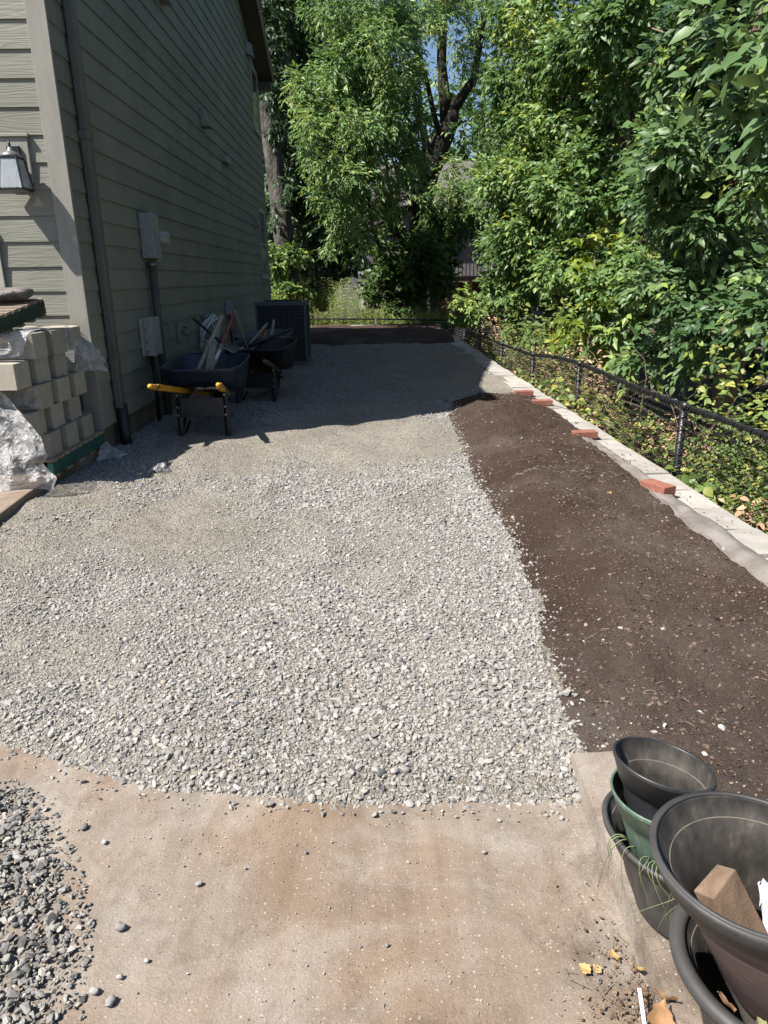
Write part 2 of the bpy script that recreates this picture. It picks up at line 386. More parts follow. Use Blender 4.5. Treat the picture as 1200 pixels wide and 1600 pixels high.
def film_mat(name, white, alpha):
    m, t, N, L, b = newmat(name)
    v = world_pos(N, L)
    b.inputs['Base Color'].default_value = (*white, 1); b.inputs['Roughness'].default_value = .22
    def crease(sc): return mathn(N, L, 'ABSOLUTE', mathn(N, L, 'SUBTRACT', noise(N, L, v, sc, 4, .55, .9), .5))
    bump(N, L, b, mathn(N, L, 'ADD', crease(8), mathn(N, L, 'MULTIPLY', crease(21), .5)), 1.0, .10)
    tr = N.new('ShaderNodeBsdfTransparent'); mx = N.new('ShaderNodeMixShader')
    fac = ramp(N, L, noise(N, L, v, 7, 5, .6, 1.0), [(.35, (alpha-.22,)*3), (.7, (alpha+.25,)*3)])
    L.new(fac, mx.inputs[0]); L.new(tr.outputs[0], mx.inputs[1]); L.new(b.outputs[0], mx.inputs[2])
    L.new(mx.outputs[0], N['Material Output'].inputs[0])
    return m
M['film'] = film_mat('plastic_film', (.74, .74, .75), .40)
M['film_thick'] = film_mat('plastic_crumpled', (.62, .61, .60), .50)

def glass_mat(name, tint, rough, tr_amount):
    m, t, N, L, b = newmat(name)
    b.inputs['Base Color'].default_value = (*tint, 1); b.inputs['Roughness'].default_value = rough; b.inputs['Specular IOR Level'].default_value = .9
    bump(N, L, b, noise(N, L, coord(N, L, 'Object', (1, 1, .3)), 38, 3), .5, .01)
    tr = N.new('ShaderNodeBsdfTransparent'); mx = N.new('ShaderNodeMixShader'); mx.inputs[0].default_value = 1-tr_amount
    L.new(tr.outputs[0], mx.inputs[1]); L.new(b.outputs[0], mx.inputs[2]); L.new(mx.outputs[0], N['Material Output'].inputs[0])
    return m
M['lamp_glass'] = glass_mat('lamp_glass', (.42, .45, .47), .12, .35)
M['pane'] = glass_mat('window_glass', (.03, .035, .04), .04, .0)
M['clear'] = glass_mat('meter_glass', (.40, .41, .40), .08, .45)

def pot_green_mat():
    m, t, N, L, b = newmat('pot_green')
    v = world_pos(N, L)
    c = ramp(N, L, noise(N, L, v, 9, 5), [(.3, (.062, .115, .085)), (.7, (.105, .165, .125))])
    dust = ramp(N, L, noise(N, L, world_pos(N, L, (3, 3, .7)), 12, 5), [(.55, (0, 0, 0)), (.75, (1, 1, 1))])
    c = mixc(N, L, mathn(N, L, 'MULTIPLY', dust, .45), c, (.30, .34, .30))
    L.new(kk(N, L, c), b.inputs['Base Color']); b.inputs['Roughness'].default_value = .5
    return m
M['pot_green'] = pot_green_mat()
def pot_brown_mat():
    m, t, N, L, b = newmat('pot_brown')
    v = world_pos(N, L, (1.5, 1.5, 16))
    c = ramp(N, L, noise(N, L, v, 6, 5), [(.3, (.070, .046, .042)), (.6, (.105, .072, .066)), (.85, (.17, .125, .11))])
    scr = ramp(N, L, noise(N, L, world_pos(N, L, (2, 2, 40)), 5, 3), [(.62, (0, 0, 0)), (.70, (1, 1, 1))])
    c = mixc(N, L, mathn(N, L, 'MULTIPLY', scr, .35), c, (.32, .24, .19))
    L.new(kk(N, L, c), b.inputs['Base Color']); b.inputs['Roughness'].default_value = .55
    return m
M['pot_brown'] = pot_brown_mat()
def pot_in_mat():
    m, t, N, L, b = newmat('pot_inside')
    v = world_pos(N, L, (1, 1, .5))
    c = ramp(N, L, noise(N, L, v, 35, 5, .65), [(.35, (.022, .020, .018)), (.6, (.055, .048, .040)), (.8, (.15, .125, .10))])
    L.new(kk(N, L, c), b.inputs['Base Color']); b.inputs['Roughness'].default_value = .8
    return m
M['pot_in'] = pot_in_mat()

LEAF = {
 'ash': leaf_mat('leaf_ash', (.052, .115, .036), (.155, .262, .090), (.26, .32, .11), .28),
 'dark': leaf_mat('leaf_evergreen', (.022, .048, .020), (.058, .105, .042), (.12, .17, .065), .22),
 'maple': leaf_mat('leaf_maple', (.032, .074, .020), (.082, .145, .042), (.16, .22, .06), .28),
 'broad': leaf_mat('leaf_broad', (.036, .082, .024), (.130, .220, .066), (.28, .34, .085), .26),
 'big': leaf_mat('leaf_big', (.034, .078, .030), (.112, .186, .070), (.22, .30, .075), .25, .42),
 'lime': leaf_mat('leaf_lime', (.075, .13, .020), (.17, .25, .040), (.30, .34, .06), .4),
 'weed': leaf_mat('leaf_weed', (.10, .145, .045), (.22, .285, .10), (.36, .40, .17), .35),
 'ivy': leaf_mat('leaf_ivy', (.055, .095, .028), (.14, .205, .058), (.32, .33, .09), .3),
}

# ---------------------------------------------------------------- scattered stones (stuff)
SHAPES = bpy.data.collections.new('stone_shapes')
def stone_shape(name, seed, n, squash, material, smooth=False):
    r = np.random.default_rng(seed)
    bm = bmesh.new()
    for i in range(n):
        p = r.normal(size=3); p /= np.linalg.norm(p); p *= r.uniform(.82, 1.0)
        bm.verts.new((p[0]*.5, p[1]*.5*squash[0], p[2]*.5*squash[1]))
    res = bmesh.ops.convex_hull(bm, input=bm.verts)
    bmesh.ops.delete(bm, geom=[e for e in res['geom_interior'] if isinstance(e, bmesh.types.BMVert)], context='VERTS')
    if smooth:
        bmesh.ops.subdivide_edges(bm, edges=bm.edges, cuts=1, smooth=.9, use_grid_fill=True)
    me = bpy.data.meshes.new(name); bm.to_mesh(me); bm.free(); me.materials.append(material)
    if smooth: me.shade_smooth()
    return me
def shape_set(tagname, material, rounded=.4, k=8):
    c = bpy.data.collections.new(tagname)
    for i in range(k):
        me = stone_shape('stone', 100+i, 14, (.62+.07*(i % 4), .42+.06*(i % 3)), material, smooth=i < k*rounded)
        c.objects.link(bpy.data.objects.new('stone_%s' % i, me))
    return c
def scatter(name, P, size, tone, shapes, kind='stuff', flat=True):
    n = len(P)
    me = bpy.data.meshes.new(name); me.vertices.add(n); me.vertices.foreach_set('co', np.asarray(P, np.float32).ravel())
    def attr(nm, ty, arr, key):
        a = me.attributes.new(nm, ty, 'POINT'); a.data.foreach_set(key, np.asarray(arr, np.float32).ravel())
    tilt = rng.normal(0, .35, (n, 2)); rot = np.c_[tilt, rng.uniform(0, 6.28, n)]
    attr('rot', 'FLOAT_VECTOR', rot, 'vector')
    attr('size', 'FLOAT', size, 'value'); attr('tone', 'FLOAT', tone, 'value')
    o = bpy.data.objects.new(name, me); COL.objects.link(o); o['kind'] = kind
    ng = bpy.data.node_groups.new(name, 'GeometryNodeTree')
    ng.interface.new_socket('Geometry', in_out='INPUT', socket_type='NodeSocketGeometry')
    ng.interface.new_socket('Geometry', in_out='OUTPUT', socket_type='NodeSocketGeometry')
    N, L = ng.nodes, ng.links
    gi = N.new('NodeGroupInput'); go = N.new('NodeGroupOutput')
    ip = N.new('GeometryNodeInstanceOnPoints')
    ci = N.new('GeometryNodeCollectionInfo'); ci.inputs['Collection'].default_value = shapes
    ci.inputs['Separate Children'].default_value = True; ci.inputs['Reset Children'].default_value = True
    ip.inputs['Pick Instance'].default_value = True
    def na(nm, ty):
        a = N.new('GeometryNodeInputNamedAttribute'); a.data_type = ty; a.inputs['Name'].default_value = nm; return a.outputs[0]
    m2p = N.new('GeometryNodeMeshToPoints')
    L.new(gi.outputs[0], m2p.inputs[0]); L.new(m2p.outputs[0], ip.inputs['Points'])
    L.new(ci.outputs[0], ip.inputs['Instance'])
    ri = N.new('FunctionNodeRandomValue'); ri.data_type = 'INT'
    ri.inputs['Min'].default_value = 0; ri.inputs['Max'].default_value = len(shapes.objects)-1
    L.new([s for s in ri.outputs if s.type == 'INT'][0], ip.inputs['Instance Index'])
    e2r = N.new('FunctionNodeEulerToRotation'); L.new(na('rot', 'FLOAT_VECTOR'), e2r.inputs[0]); L.new(e2r.outputs[0], ip.inputs['Rotation'])
    L.new(na('size', 'FLOAT'), ip.inputs['Scale'])
    L.new(ip.outputs[0], go.inputs[0])
    md = o.modifiers.new('scatter', 'NODES'); md.node_group = ng
    return o
for _mi, _m in ((4, None),): pass

# ---------------------------------------------------------------- ground
XW = -2.42                                # plane of the house's side wall
GX = [-6, -2.0, -1.29, -.97, -.69, -.17, .3, .62, .9]
GY = [2.6, 2.32, 2.11, 1.96, 1.86, 1.775, 1.75, 1.735, 1.75]
def front_edge(x): return np.interp(x, GX, GY)
SY = [0, 1.6, 1.95, 2.17, 2.34, 2.86, 3.6, 4.5, 5.5, 6.6, 8.0, 8.9, 9.4]
SX = [.80, .76, .70, .69, .70, .73, .795, .825, .815, .85, .91, 1.02, 1.35]
def soil_edge(y): return np.interp(y, SY, SX) + .030*vnoise(np.asarray(y)*1.9, 0, seed=17) + .016*vnoise(np.asarray(y)*5.5, 0, seed=18)
def gravel_h(x, y):
    h = .022*fbm(x*1.3, y*1.3, seed=3) + .014*vnoise(x*4+y, y*3-x, seed=8) + .008*vnoise(x*9+y*3, y*5, seed=9)
    e = np.clip((y-front_edge(x))/.12, 0, 1)
    q = np.clip((soil_edge(y)-x)/.35, 0, 1) if True else 1
    q = np.where(y > 9.3, 1, q)
    return (h*q+.010*q)*e - .042*(1-e)
def soil_h(x, y):
    e = np.clip((x-soil_edge(y))/.35, 0, 1); e2 = np.clip((9.55-.25*np.abs(x-1.4)-y)/.55, 0, 1)
    hump = .085 + .035*fbm(x*1.2, y*.9, seed=21) + .02*fbm(x*4, y*4, seed=25)
    ridge = .05*np.exp(-((x-1.15-.05*(y-3))/.28)**2)*np.clip((y-2.2)/1, 0, 1)*np.clip((9.4-y)/2, 0, 1)
    right = np.clip((2.10-x)/.25, 0, 1)
    near = np.clip((y-1.2)/1.0, 0.25, 1)
    hump = hump+.006*np.sin(y*34+3*fbm(x*1.5, y*1.5, seed=27))*np.clip(fbm(x*.9, y*.7, seed=28)*2, 0, 1)
    return (hump+ridge)*np.sqrt(e)*np.sqrt(e2)*(.35+.65*right)*near + .012*fbm(x*14, y*14, seed=31, o=4) - .02*(1-e)

def sheet(name, xs, ys, hf, m, mask=None, kind='structure', smooth=True):
    X, Y = np.meshgrid(xs, ys, indexing='ij'); Z = hf(X, Y)
    n, k = X.shape
    V = np.c_[X.ravel(), Y.ravel(), Z.ravel()]
    i = np.arange(n*k).reshape(n, k)
    F = np.stack([i[:-1, :-1], i[1:, :-1], i[1:, 1:], i[:-1, 1:]], -1).reshape(-1, 4)
    if mask is not None:
        cx = V[F].mean(1); F = F[mask(cx[:, 0], cx[:, 1])]
        u, inv = np.unique(F, return_inverse=True); V = V[u]; F = inv.reshape(F.shape)
    me = npmesh(name, V, F, m, smooth=smooth)
    o = link(name, me, kind=kind); return o

# terrain: one sheet to the horizon, falling away beyond the retaining wall
def terrain_h(x, y):
    t = np.clip((x-2.4)/1.4, 0, 1); f = np.clip((y-22.1)/1.2, 0, 1); k = np.maximum(t, f)
    wob = .07*fbm(x*.8, y*.8, seed=41, o=4)
    out = -.18 - .42*t + wob
    far = -.10 + wob*.7
    return np.where(k <= 0, -.35, np.where(f > t, -.35+(far+.35)*f, -.35+(out+.35)*np.clip(t*8, 0, 1)))
sheet('terrain', np.r_[-300, -120, -60, -30, -16, -10, np.arange(-6, 12, .25), 14, 18, 26, 40, 80, 150, 300],
      np.r_[-60, -20, -8, np.arange(-4, 32, .25), 36, 44, 60, 100, 200, 400], terrain_h, M['forest_floor'])
# driveway slab, two bays with a joint
def slab_h(x, y): return -.030 + .003*fbm(x*1.5, y*1.5, seed=51)
sheet('driveway', np.linspace(-8, .70, 120), np.linspace(-6, 2.75, 120), slab_h, M['concrete'])
# front walk by the house, raised
b = MB(); b.prism([(-7, 2.9), (-2.48, 2.9), (-2.40, 3.4), (-2.385, 4.4), (-2.42, 4.9), (-2.43, 6.38), (-7, 6.38)], -.2, .09)
wk = b.build('front_walk', M['concrete'], kind='structure', bevel=.012)
# gravel bed
GRX = np.linspace(-2.44, 2.10, 190)
sheet('gravel_bed', GRX, np.r_[np.linspace(1.70, 5, 170), np.linspace(5.04, 18.2, 180)], gravel_h, M['gravel_base'],
      mask=lambda x, y: (y > front_edge(x)-.015) & (x > np.where(y < 6.42, -2.41, -2.44)) & ((x < soil_edge(y)+.10) | (y > 9.1)))
sheet('gravel_margin', np.linspace(-6, -2.40, 60), np.linspace(1.9, 3.1, 30), lambda x, y: gravel_h(x, y)-.004, M['gravel_base'], mask=lambda x, y: y > front_edge(x)-.015)
# soil beds
sheet('soil_bed', np.linspace(.64, 2.12, 110), np.linspace(.2, 9.6, 430), soil_h, M['soil'],
      mask=lambda x, y: x > soil_edge(y)-.03+.03*vnoise(x*6, y*6, seed=61))
def far_soil_h(x, y):
    return (.15+.03*fbm(x*1.5, y*1.5, seed=71))*np.sqrt(np.clip((y-17.45-.12*vnoise(x*1.2, 0, seed=72))/.5, 0, 1)) + .012*fbm(x*7, y*7, seed=73) - .03*np.clip((17.4-y)/.2, 0, 1)
sheet('far_soil_bed', np.linspace(-6, 2.12, 160), np.linspace(17.2, 22.6, 100), far_soil_h, M['soil'])

# curb along the driveway
b = MB()
ys = np.linspace(-2, 1.92, 14)
for i in range(len(ys)-1):
    a0, a1 = .60+.045*(ys[i]-1)*.6, .60+.045*(ys[i+1]-1)*.6
    b.hexa([(a0, ys[i], -.05), (a0+.17, ys[i], -.05), (a1+.17, ys[i+1], -.05), (a1, ys[i+1], -.05),
            (a0+.012, ys[i], .035), (a0+.16, ys[i], .04), (a1+.16, ys[i+1], .04), (a1+.012, ys[i+1], .035)])
b.build('curb', M['concrete'], kind='structure')

# ---------------------------------------------------------------- gravel stones
C1 = shape_set('gravel_shapes', M['stone'], .1, 10)
C2 = shape_set('pile_shapes', M['pilestone'], .0, 10)
C3 = shape_set('crumb_shapes', M['crumb'], .0, 4)
def tone(n): return np.clip(rng.normal(.52, .17, n), 0, 1)
def in_gravel(x, y):
    return (y > front_edge(x)) & (x > np.where(y < 6.42, -2.40, -2.43)) & ((x < soil_edge(y)+.02) | (y > 9.35)) & (x < 2.07)
def scatter_gravel():
    P, Sz = [], []
    def put(n, x0, x1, y0, y1, smin, smean, sig, coarse, sink):
        x = rng.uniform(x0, x1, n); y = rng.uniform(y0, y1, n)
        dens = .40 + .95*fbm(x*.75+3, y*.6, seed=81) + .34*vnoise(x*2.6+y*.8, y*1.6-x*.5, seed=84)
        dens = dens + np.clip((2.6-y)/.9, 0, .4) + np.clip((y-4.6)/2.5, 0, .22) + .35*np.exp(-((x-soil_edge(y))/.16)**2)
        k = in_gravel(x, y)
        k &= rng.uniform(0, 1, n) < (np.clip(dens, .05, 1) if coarse else np.clip(.30+dens, .25, 1))
        x, y, dens = x[k], y[k], dens[k]
        s = np.clip(rng.lognormal(math.log(smean), sig, len(x)), smin, smean*2.6)
        if coarse: s *= .75+.4*np.clip(dens, 0, 1.1)
        P.append(np.c_[x, y, np.where(x > soil_edge(y)-.02, np.maximum(gravel_h(x, y), np.where(y < 9.3, soil_h(x, y), -1)), gravel_h(x, y))+s*sink]); Sz.append(s)
    put(66000, -2.42, .95, 1.72, 4.2, .005, .0128, .44, True, .12)
    put(110000, -2.42, .95, 1.72, 4.2, .003, .0066, .38, False, .10)
    put(84000, -2.43, 1.0, 4.2, 8.2, .008, .0165, .38, True, .14)
    put(60000, -2.43, 1.0, 4.2, 8.2, .005, .0088, .3, False, .10)
    put(80000, -2.43, 2.07, 8.2, 17.5, .012, .020, .34, True, .15)
    # rounded toe of the bed spilling on the slab
    n = 160; x = rng.uniform(-2.3, .66, n); y = front_edge(x)-np.abs(rng.normal(0, .03, n)); s = rng.lognormal(math.log(.013), .4, n)
    P.append(np.c_[x, y, np.full(n, -.028)+s*.18]); Sz.append(s)
    n = 1500; y = rng.uniform(1.95, 8.9, n); x = soil_edge(y)+np.abs(rng.normal(0, .05, n)); s = rng.lognormal(math.log(.014), .4, n)
    P.append(np.c_[x, y, soil_h(x, y)+s*.12]); Sz.append(s)
    P, Sz = np.concatenate(P), np.concatenate(Sz)
    scatter('gravel', P, Sz, tone(len(P)), C1)
scatter_gravel()
# coarse stone pile at the left
def pile_edge(y): return np.interp(y, [-.5, .9, 1.12, 1.40, 1.62, 1.84, 2.0], [-.55, -.66, -.70, -.775, -.90, -1.06, -1.3])
n = 9000; x = rng.uniform(-2.0, -.6, n); y = rng.uniform(.1, 2.0, n)
d_ = pile_edge(y)-x; k = (d_ > .0) & (y < 1.9+.1*d_); x, y, d_ = x[k], y[k], d_[k]
s = np.clip(rng.lognormal(math.log(.026), .34, len(x)), .010, .052)*np.clip(.6+d_*3, .6, 1)
z = -.03 + np.clip(d_, 0, .5)*.20*rng.uniform(.2, 1.0, len(x)) + s*.2
scatter('stone_pile', np.c_[x, y, z], s, np.clip(rng.normal(.5, .25, len(x)), 0, 1), C2)
n = 9000; x = rng.uniform(-1.7, -.6, n); y = rng.uniform(.3, 1.95, n); d_ = pile_edge(y)-x+.06; k = d_ > 0
scatter('stone_pile_grit', np.c_[x, y, -.028+np.clip(d_, 0, .5)*.1][k], rng.lognormal(math.log(.012), .4, n)[k], np.clip(rng.normal(.5, .25, n), 0, 1)[k], C2)
# grit and sand on the slab
n = 3600; x = rng.uniform(-1.6, .62, n); y = rng.uniform(.75, 1.95, n); k = (y < front_edge(x)) & (rng.uniform(0, 1, n) < .35+.9*vnoise(x*2.3, y*2.3, seed=91)+np.clip((y-1.45)*1.5, 0, .5)+np.clip(x-.2, 0, .6))
scatter('slab_grit', np.c_[x, y, np.full(n, -.028)][k], rng.lognormal(math.log(.0036), .42, n)[k], np.clip(rng.normal(.62, .22, n), 0, 1)[k], C1)
# loose single stones on the slab that one can count
loose = [(-.64, 1.37, .032, .3), (-.60, 1.18, .032, .35), (-.645, 1.205, .028, .5), (-.475, 1.50, .024, .45), (-.20, 1.60, .014, .2), (.30, 1.58, .018, .4),
         (-.575, 1.10, .024, .55), (-.55, 1.28, .016, .6), (-.86, 1.72, .030, .15), (-.78, 1.66, .022, .6), (-.36, 1.55, .010, .3), (.02, 1.30, .014, .3),
         (-.60, 1.24, .020, .6), (.50, 1.19, .017, .3), (.47, 1.22, .014, .6), (.56, 1.13, .020, .5)]
ls0 = None
lnames = ['oval blue-grey stone lying apart beside the stone pile', 'dark rounded stone at the foot of the stone pile', 'pale pebble beside the dark rounded stone by the pile',
          'flat pale chip lying alone in the middle-left of the slab', 'small dark chip alone on the slab below the gravel edge', 'twisted pale chip on the brown slab near the curb',
          'tan pebble nearest the bottom edge by the stone pile', 'small light pebble between the stone pile and the slab middle', 'blue-grey stone near the top of the stone pile', 'small pebble right of the top of the stone pile',
          'tiny dark chip right of the flat pale chip', 'tiny dark pebble alone on the middle of the slab', 'small light stone above the dark rounded stone by the pile',
          'dark smooth pebble under the two yellow leaves', 'pale pebble above the dark smooth pebble near the yellow leaves', 'white-grey pebble beside the black pot on the slab']
for i, (x, y, s, tn) in enumerate(loose):
    me = stone_shape('loose_stone', 300+i, 16, (.62, .45), mat('loose_stone_%d' % i, tuple(.10+.55*tn*c for c in (1, .98, .92)), sc=60, rough=.85), smooth=True)
    o = link('loose_stone', me); o.location = (x, y, -.028+s*.2); o.scale = (s, s, s); o.rotation_euler = (0, 0, i*1.3)
    tag(o, lnames[i], 'stone', 'loose stones on the driveway slab')
# soil crumbs and pale chips in it
n = 52000; x = rng.uniform(.66, 2.08, n); y = rng.uniform(1.2, 9.4, n)**1.0; k = (x > soil_edge(y)-.02) & (rng.uniform(0, 1, n) < np.clip(2.6/y, .2, 1))
x, y = x[k], y[k]; scatter('soil_crumbs', np.c_[x, y, soil_h(x, y)+.001], np.clip(rng.lognormal(math.log(.0075), .6, len(x)), .003, .032), rng.uniform(0, 1, len(x)), C3)
n = 2600; x = rng.uniform(.7, 2.05, n); y = rng.uniform(1.4, 9.3, n)
cl = .12+.55*np.clip(fbm(x*1.6, y*1.2, seed=95), 0, 1)+.5*np.exp(-((x-soil_edge(y))/.25)**2)*(y < 3.2)+.7*np.exp(-((x-1.7)/.25)**2-((y-8.7)/.6)**2)
k = (x > soil_edge(y)) & (rng.uniform(0, 1, n) < cl*.55); x, y = x[k], y[k]
scatter('soil_chips', np.c_[x, y, soil_h(x, y)+.003], rng.lognormal(math.log(.011), .5, len(x)), np.clip(rng.normal(.85, .12, len(x)), 0, .97), C1)
soil_stones = [(1.13, 2.09, .036, .85, 'pale flat stone, upper of the pair on the soil behind the pots'), (1.16, 2.0, .034, .7, 'grey flecked stone, lower of the pair on the soil behind the pots'),
               (1.29, 1.83, .034, .95, 'white stone on the soil at the right edge'), (1.20, 1.60, .038, .9, 'white stone on the soil just behind the leaning black pot'),
               (.86, 1.91, .022, .95, 'small white stone on the soil above the pot rim'), (1.06, 1.90, .024, .8, 'tan pebble on the soil between the white stones'),
               (.98, 2.03, .024, .9, 'cluster-end white chip on the soil left of the stone pair')]
for i, (x, y, s, tn, lb) in enumerate(soil_stones):
    me = stone_shape('soil_stone', 400+i, 14, (.7, .6), mat('soil_stone_%d' % i, tuple(.12+.55*tn*c for c in (1, .98, .93)), sc=60, rough=.9))
    o = link('soil_stone', me); o.location = (x, y, float(soil_h(np.array(x), np.array(y)))+s*.15); o.scale = (s, s, s); o.rotation_euler = (0, .2, i*1.7)
    tag(o, lb, 'stone', 'pale stones on the soil')
# dry stems on the soil
b = MB()
for i in range(60):
    x, y = rng.uniform(.85, 2.0), rng.uniform(1.8, 7.5); a = rng.uniform(0, 6.28); l = rng.uniform(.015, .06)
    if x < soil_edge(y)+.03: continue
    p = [(x+math.cos(a)*l*t, y+math.sin(a)*l*t, float(soil_h(np.array(x+math.cos(a)*l*t), np.array(y+math.sin(a)*l*t)))+.004+.004*math.sin(t*3)) for t in (0, .35, .7, 1)]
    b.tube(p, .0009, 4)
for i in range(46):                       # a raked line of straw bits across the bed
    x = 1.05+i*.018+rng.normal(0, .02); y = 5.05+.03*math.sin(i)+rng.normal(0, .04); a = rng.normal(0, .5); l = .03
    b.tube([(x, y, float(soil_h(np.array(x), np.array(y)))+.004), (x+l*math.cos(a), y+l*math.sin(a), float(soil_h(np.array(x+l), np.array(y)))+.006)], .0012, 4)
b.build('straw_bits', M['ash_wood'], kind='stuff')

# ---------------------------------------------------------------- house
YN, YF = 6.45, 18.9                       # near and far ends of the side wall
EAVE, EAVF, SLOPE = 6.0, 5.45, .41         # far eave, lower front eave, pitch
YG = 8.3                                   # where the gable starts to rise
YM = (EAVE-EAVF+SLOPE*(YG+YF))/(2*SLOPE); ZR = EAVF+SLOPE*(YM-YG)
house = thing('house', 'olive-grey lap-sided two-storey house at the left', 'house', (XW, YN, 0))
def hb(name, m, build, **k):
    b = MB(); build(b); o = b.build(name, m, house, **k); o.matrix_parent_inverse = Matrix.Translation((-XW, -YN, 0)); return o
def roof_y(z):                             # y-range of the gable wall at height z
    return (YN if z <= EAVF else YG+(z-EAVF)/SLOPE), (YF if z <= EAVE else YF-(z-EAVE)/SLOPE)
gp = [(YN+.02, .25), (YF-.02, .25), (YF-.02, EAVE-.03), (YM, ZR-.03), (YG, EAVF-.03), (YN+.02, EAVF-.03)]
hb('wall', M['siding_side'], lambda b: b.add([(XW-.02, y, z) for y, z in gp]+[(-11, y, z) for y, z in gp],
   [tuple(range(6)), tuple(range(11, 5, -1))]+[(i, i+6, (i+1) % 6+6, (i+1) % 6) for i in range(6)]))
hb('foundation', M['foundation'], lambda b: b.box((-11, YN+.025, -.4), (XW-.025, YF-.025, .27)))
z0 = .25; LAP = .2; i = 0
while z0 < 8.5:
    z1 = z0+LAP
    a0, c0 = roof_y(z0); a1, c1 = roof_y(z1)
    if c1-a1 < .3: break
    jo = [a0]+[y for y in np.arange(YN+(.9, 2.6, 1.7, 3.3)[i % 4], YF, 3.66) if a1+.3 < y < c1-.3]+[c0]
    for q in range(len(jo)-1):
        ya, yb = jo[q]+(.0015 if q else 0), jo[q+1]-(.0015 if q < len(jo)-2 else 0)
        ua, ub = (ya if q else a1), (yb if q < len(jo)-2 else c1)
        hb('siding_board', M['siding_side'], lambda b: b.hexa([(XW-.012, ya, z0-.018), (XW+.020, ya, z0-.018), (XW+.020, yb, z0-.018), (XW-.012, yb, z0-.018),
                                                                (XW-.012, ua, z1), (XW+.006, ua, z1), (XW+.006, ub, z1), (XW-.012, ub, z1)]))
    i += 1
    if z0 < EAVF-.1:
        cuts = [-9, -2.55]
        if 2.95 < z0 < 3.4: cuts = [-9, -2.99, -2.55] if z0 > 3.1 and z0 < 3.3 else cuts
        for xa, xb in zip(cuts[:-1], cuts[1:]):
            hb('siding_board', M['siding_front'], lambda b: b.hexa([(xa+.001, YN-.020, z0-.018), (xb-.001, YN-.020, z0-.018), (xb-.001, YN+.012, z0-.018), (xa+.001, YN+.012, z0-.018),
                                                                   (xa+.001, YN-.006, z1), (xb-.001, YN-.006, z1), (xb-.001, YN+.012, z1), (xa+.001, YN+.012, z1)]))
    z0 = z1
hb('corner_board', M['trim'], lambda b: b.box((-2.555, YN-.032, .22), (XW+.022, YN+.004, EAVF)), bevel=.004)
hb('corner_board', M['trim'], lambda b: b.box((XW-.01, YF-.10, .22), (XW+.028, YF+.02, EAVE)), bevel=.004)
hb('door_trim', M['white'], lambda b: b.box((-3.35, YN-.045, .09), (-3.055, YN-.021, 1.92)), bevel=.004)
hb('garage_door', M['white'], lambda b: b.box((-6.2, YN-.03, .09), (-3.351, YN-.0205, 2.2)))
def slab_yz(b, x0, x1, y0, za, y1, zb, t0, t1, rise=0.0):
    # a slab between two heights at y0 and y1; rise lifts its inner edge
    b.hexa([(x0, y0, za+t0+rise), (x1, y0, za+t0), (x1, y1, zb+t0), (x0, y1, zb+t0+rise), (x0, y0, za+t1+rise), (x1, y0, za+t1), (x1, y1, zb+t1), (x0, y1, zb+t1+rise)])
for (y0, za, y1, zb, rise) in ((YN-.05, EAVF, YG, EAVF, 1.6), (YG, EAVF, YM, ZR, 0), (YM, ZR, YF+.14, EAVE-.057, 0)):
    hb('roof', M['roof'], lambda b: slab_yz(b, -11.3, -2.08, y0, za, y1, zb, .02, .20, rise))
    hb('fascia_board', M['fascia'], lambda b: slab_yz(b, -2.079, -2.05, y0, za, y1, zb, -.10, .215))
    hb('soffit', M['soffit'], lambda b: slab_yz(b, XW+.03, -2.081, y0+.01, za, y1-.01, zb, -.07, -.05))
hb('eave_return', M['soffit'], lambda b: b.box((XW+.03, YF-.12, EAVE-.30), (-2.09, YF+.11, EAVE-.135)))
# windows at the far end of the side wall
def window(y0, y1, zb, zt):
    fr = hb('window', M['white'], lambda b: (b.box((XW, y0-.07, zt), (XW+.045, y1+.07, zt+.09)), b.box((XW, y0-.07, zb-.09), (XW+.055, y1+.07, zb)),
            b.box((XW, y0-.07, zb), (XW+.04, y0, zt)), b.box((XW, y1, zb), (XW+.04, y1+.07, zt)), b.box((XW, y0, (zb+zt)/2-.02), (XW+.035, y1, (zb+zt)/2+.02))))
    p = MB(); p.box((XW+.012, y0, zb), (XW+.026, y1, (zb+zt)/2-.02)); p.box((XW+.012, y0, (zb+zt)/2+.02), (XW+.026, y1, zt))
    o = p.build('pane', M['pane'], fr); 
window(17.6, 18.45, 1.62, 2.98); window(17.75, 18.6, 4.75, 5.9)
# vents
def dryer_vent(y, z, s=1.0, m='trim'):
    hb('vent_hood', M[m], lambda b: b.hexa([(XW+.02, y-.11*s, z-.10*s), (XW+.15*s, y-.11*s, z-.10*s), (XW+.15*s, y+.11*s, z-.10*s), (XW+.02, y+.11*s, z-.10*s),
                                             (XW+.02, y-.09*s, z+.13*s), (XW+.05*s, y-.09*s, z+.13*s), (XW+.05*s, y+.09*s, z+.13*s), (XW+.02, y+.09*s, z+.13*s)]))
dryer_vent(12.03, 3.80, 1.05); dryer_vent(16.9, 2.70, 1.0); dryer_vent(10.17, 4.80, .9)
hb('vent_hood', M['meter'], lambda b: (b.box((XW+.006, 13.45, 3.44), (XW+.09, 13.95, 3.54))))
hb('light_fixture', M['meter'], lambda b: b.hexa([(XW+.02, 17.3, 6.05), (XW+.16, 17.32, 6.0), (XW+.16, 17.5, 6.0), (XW+.02, 17.52, 6.05), (XW+.02, 17.3, 6.28), (XW+.12, 17.35, 6.24), (XW+.12, 17.47, 6.24), (XW+.02, 17.52, 6.28)]))
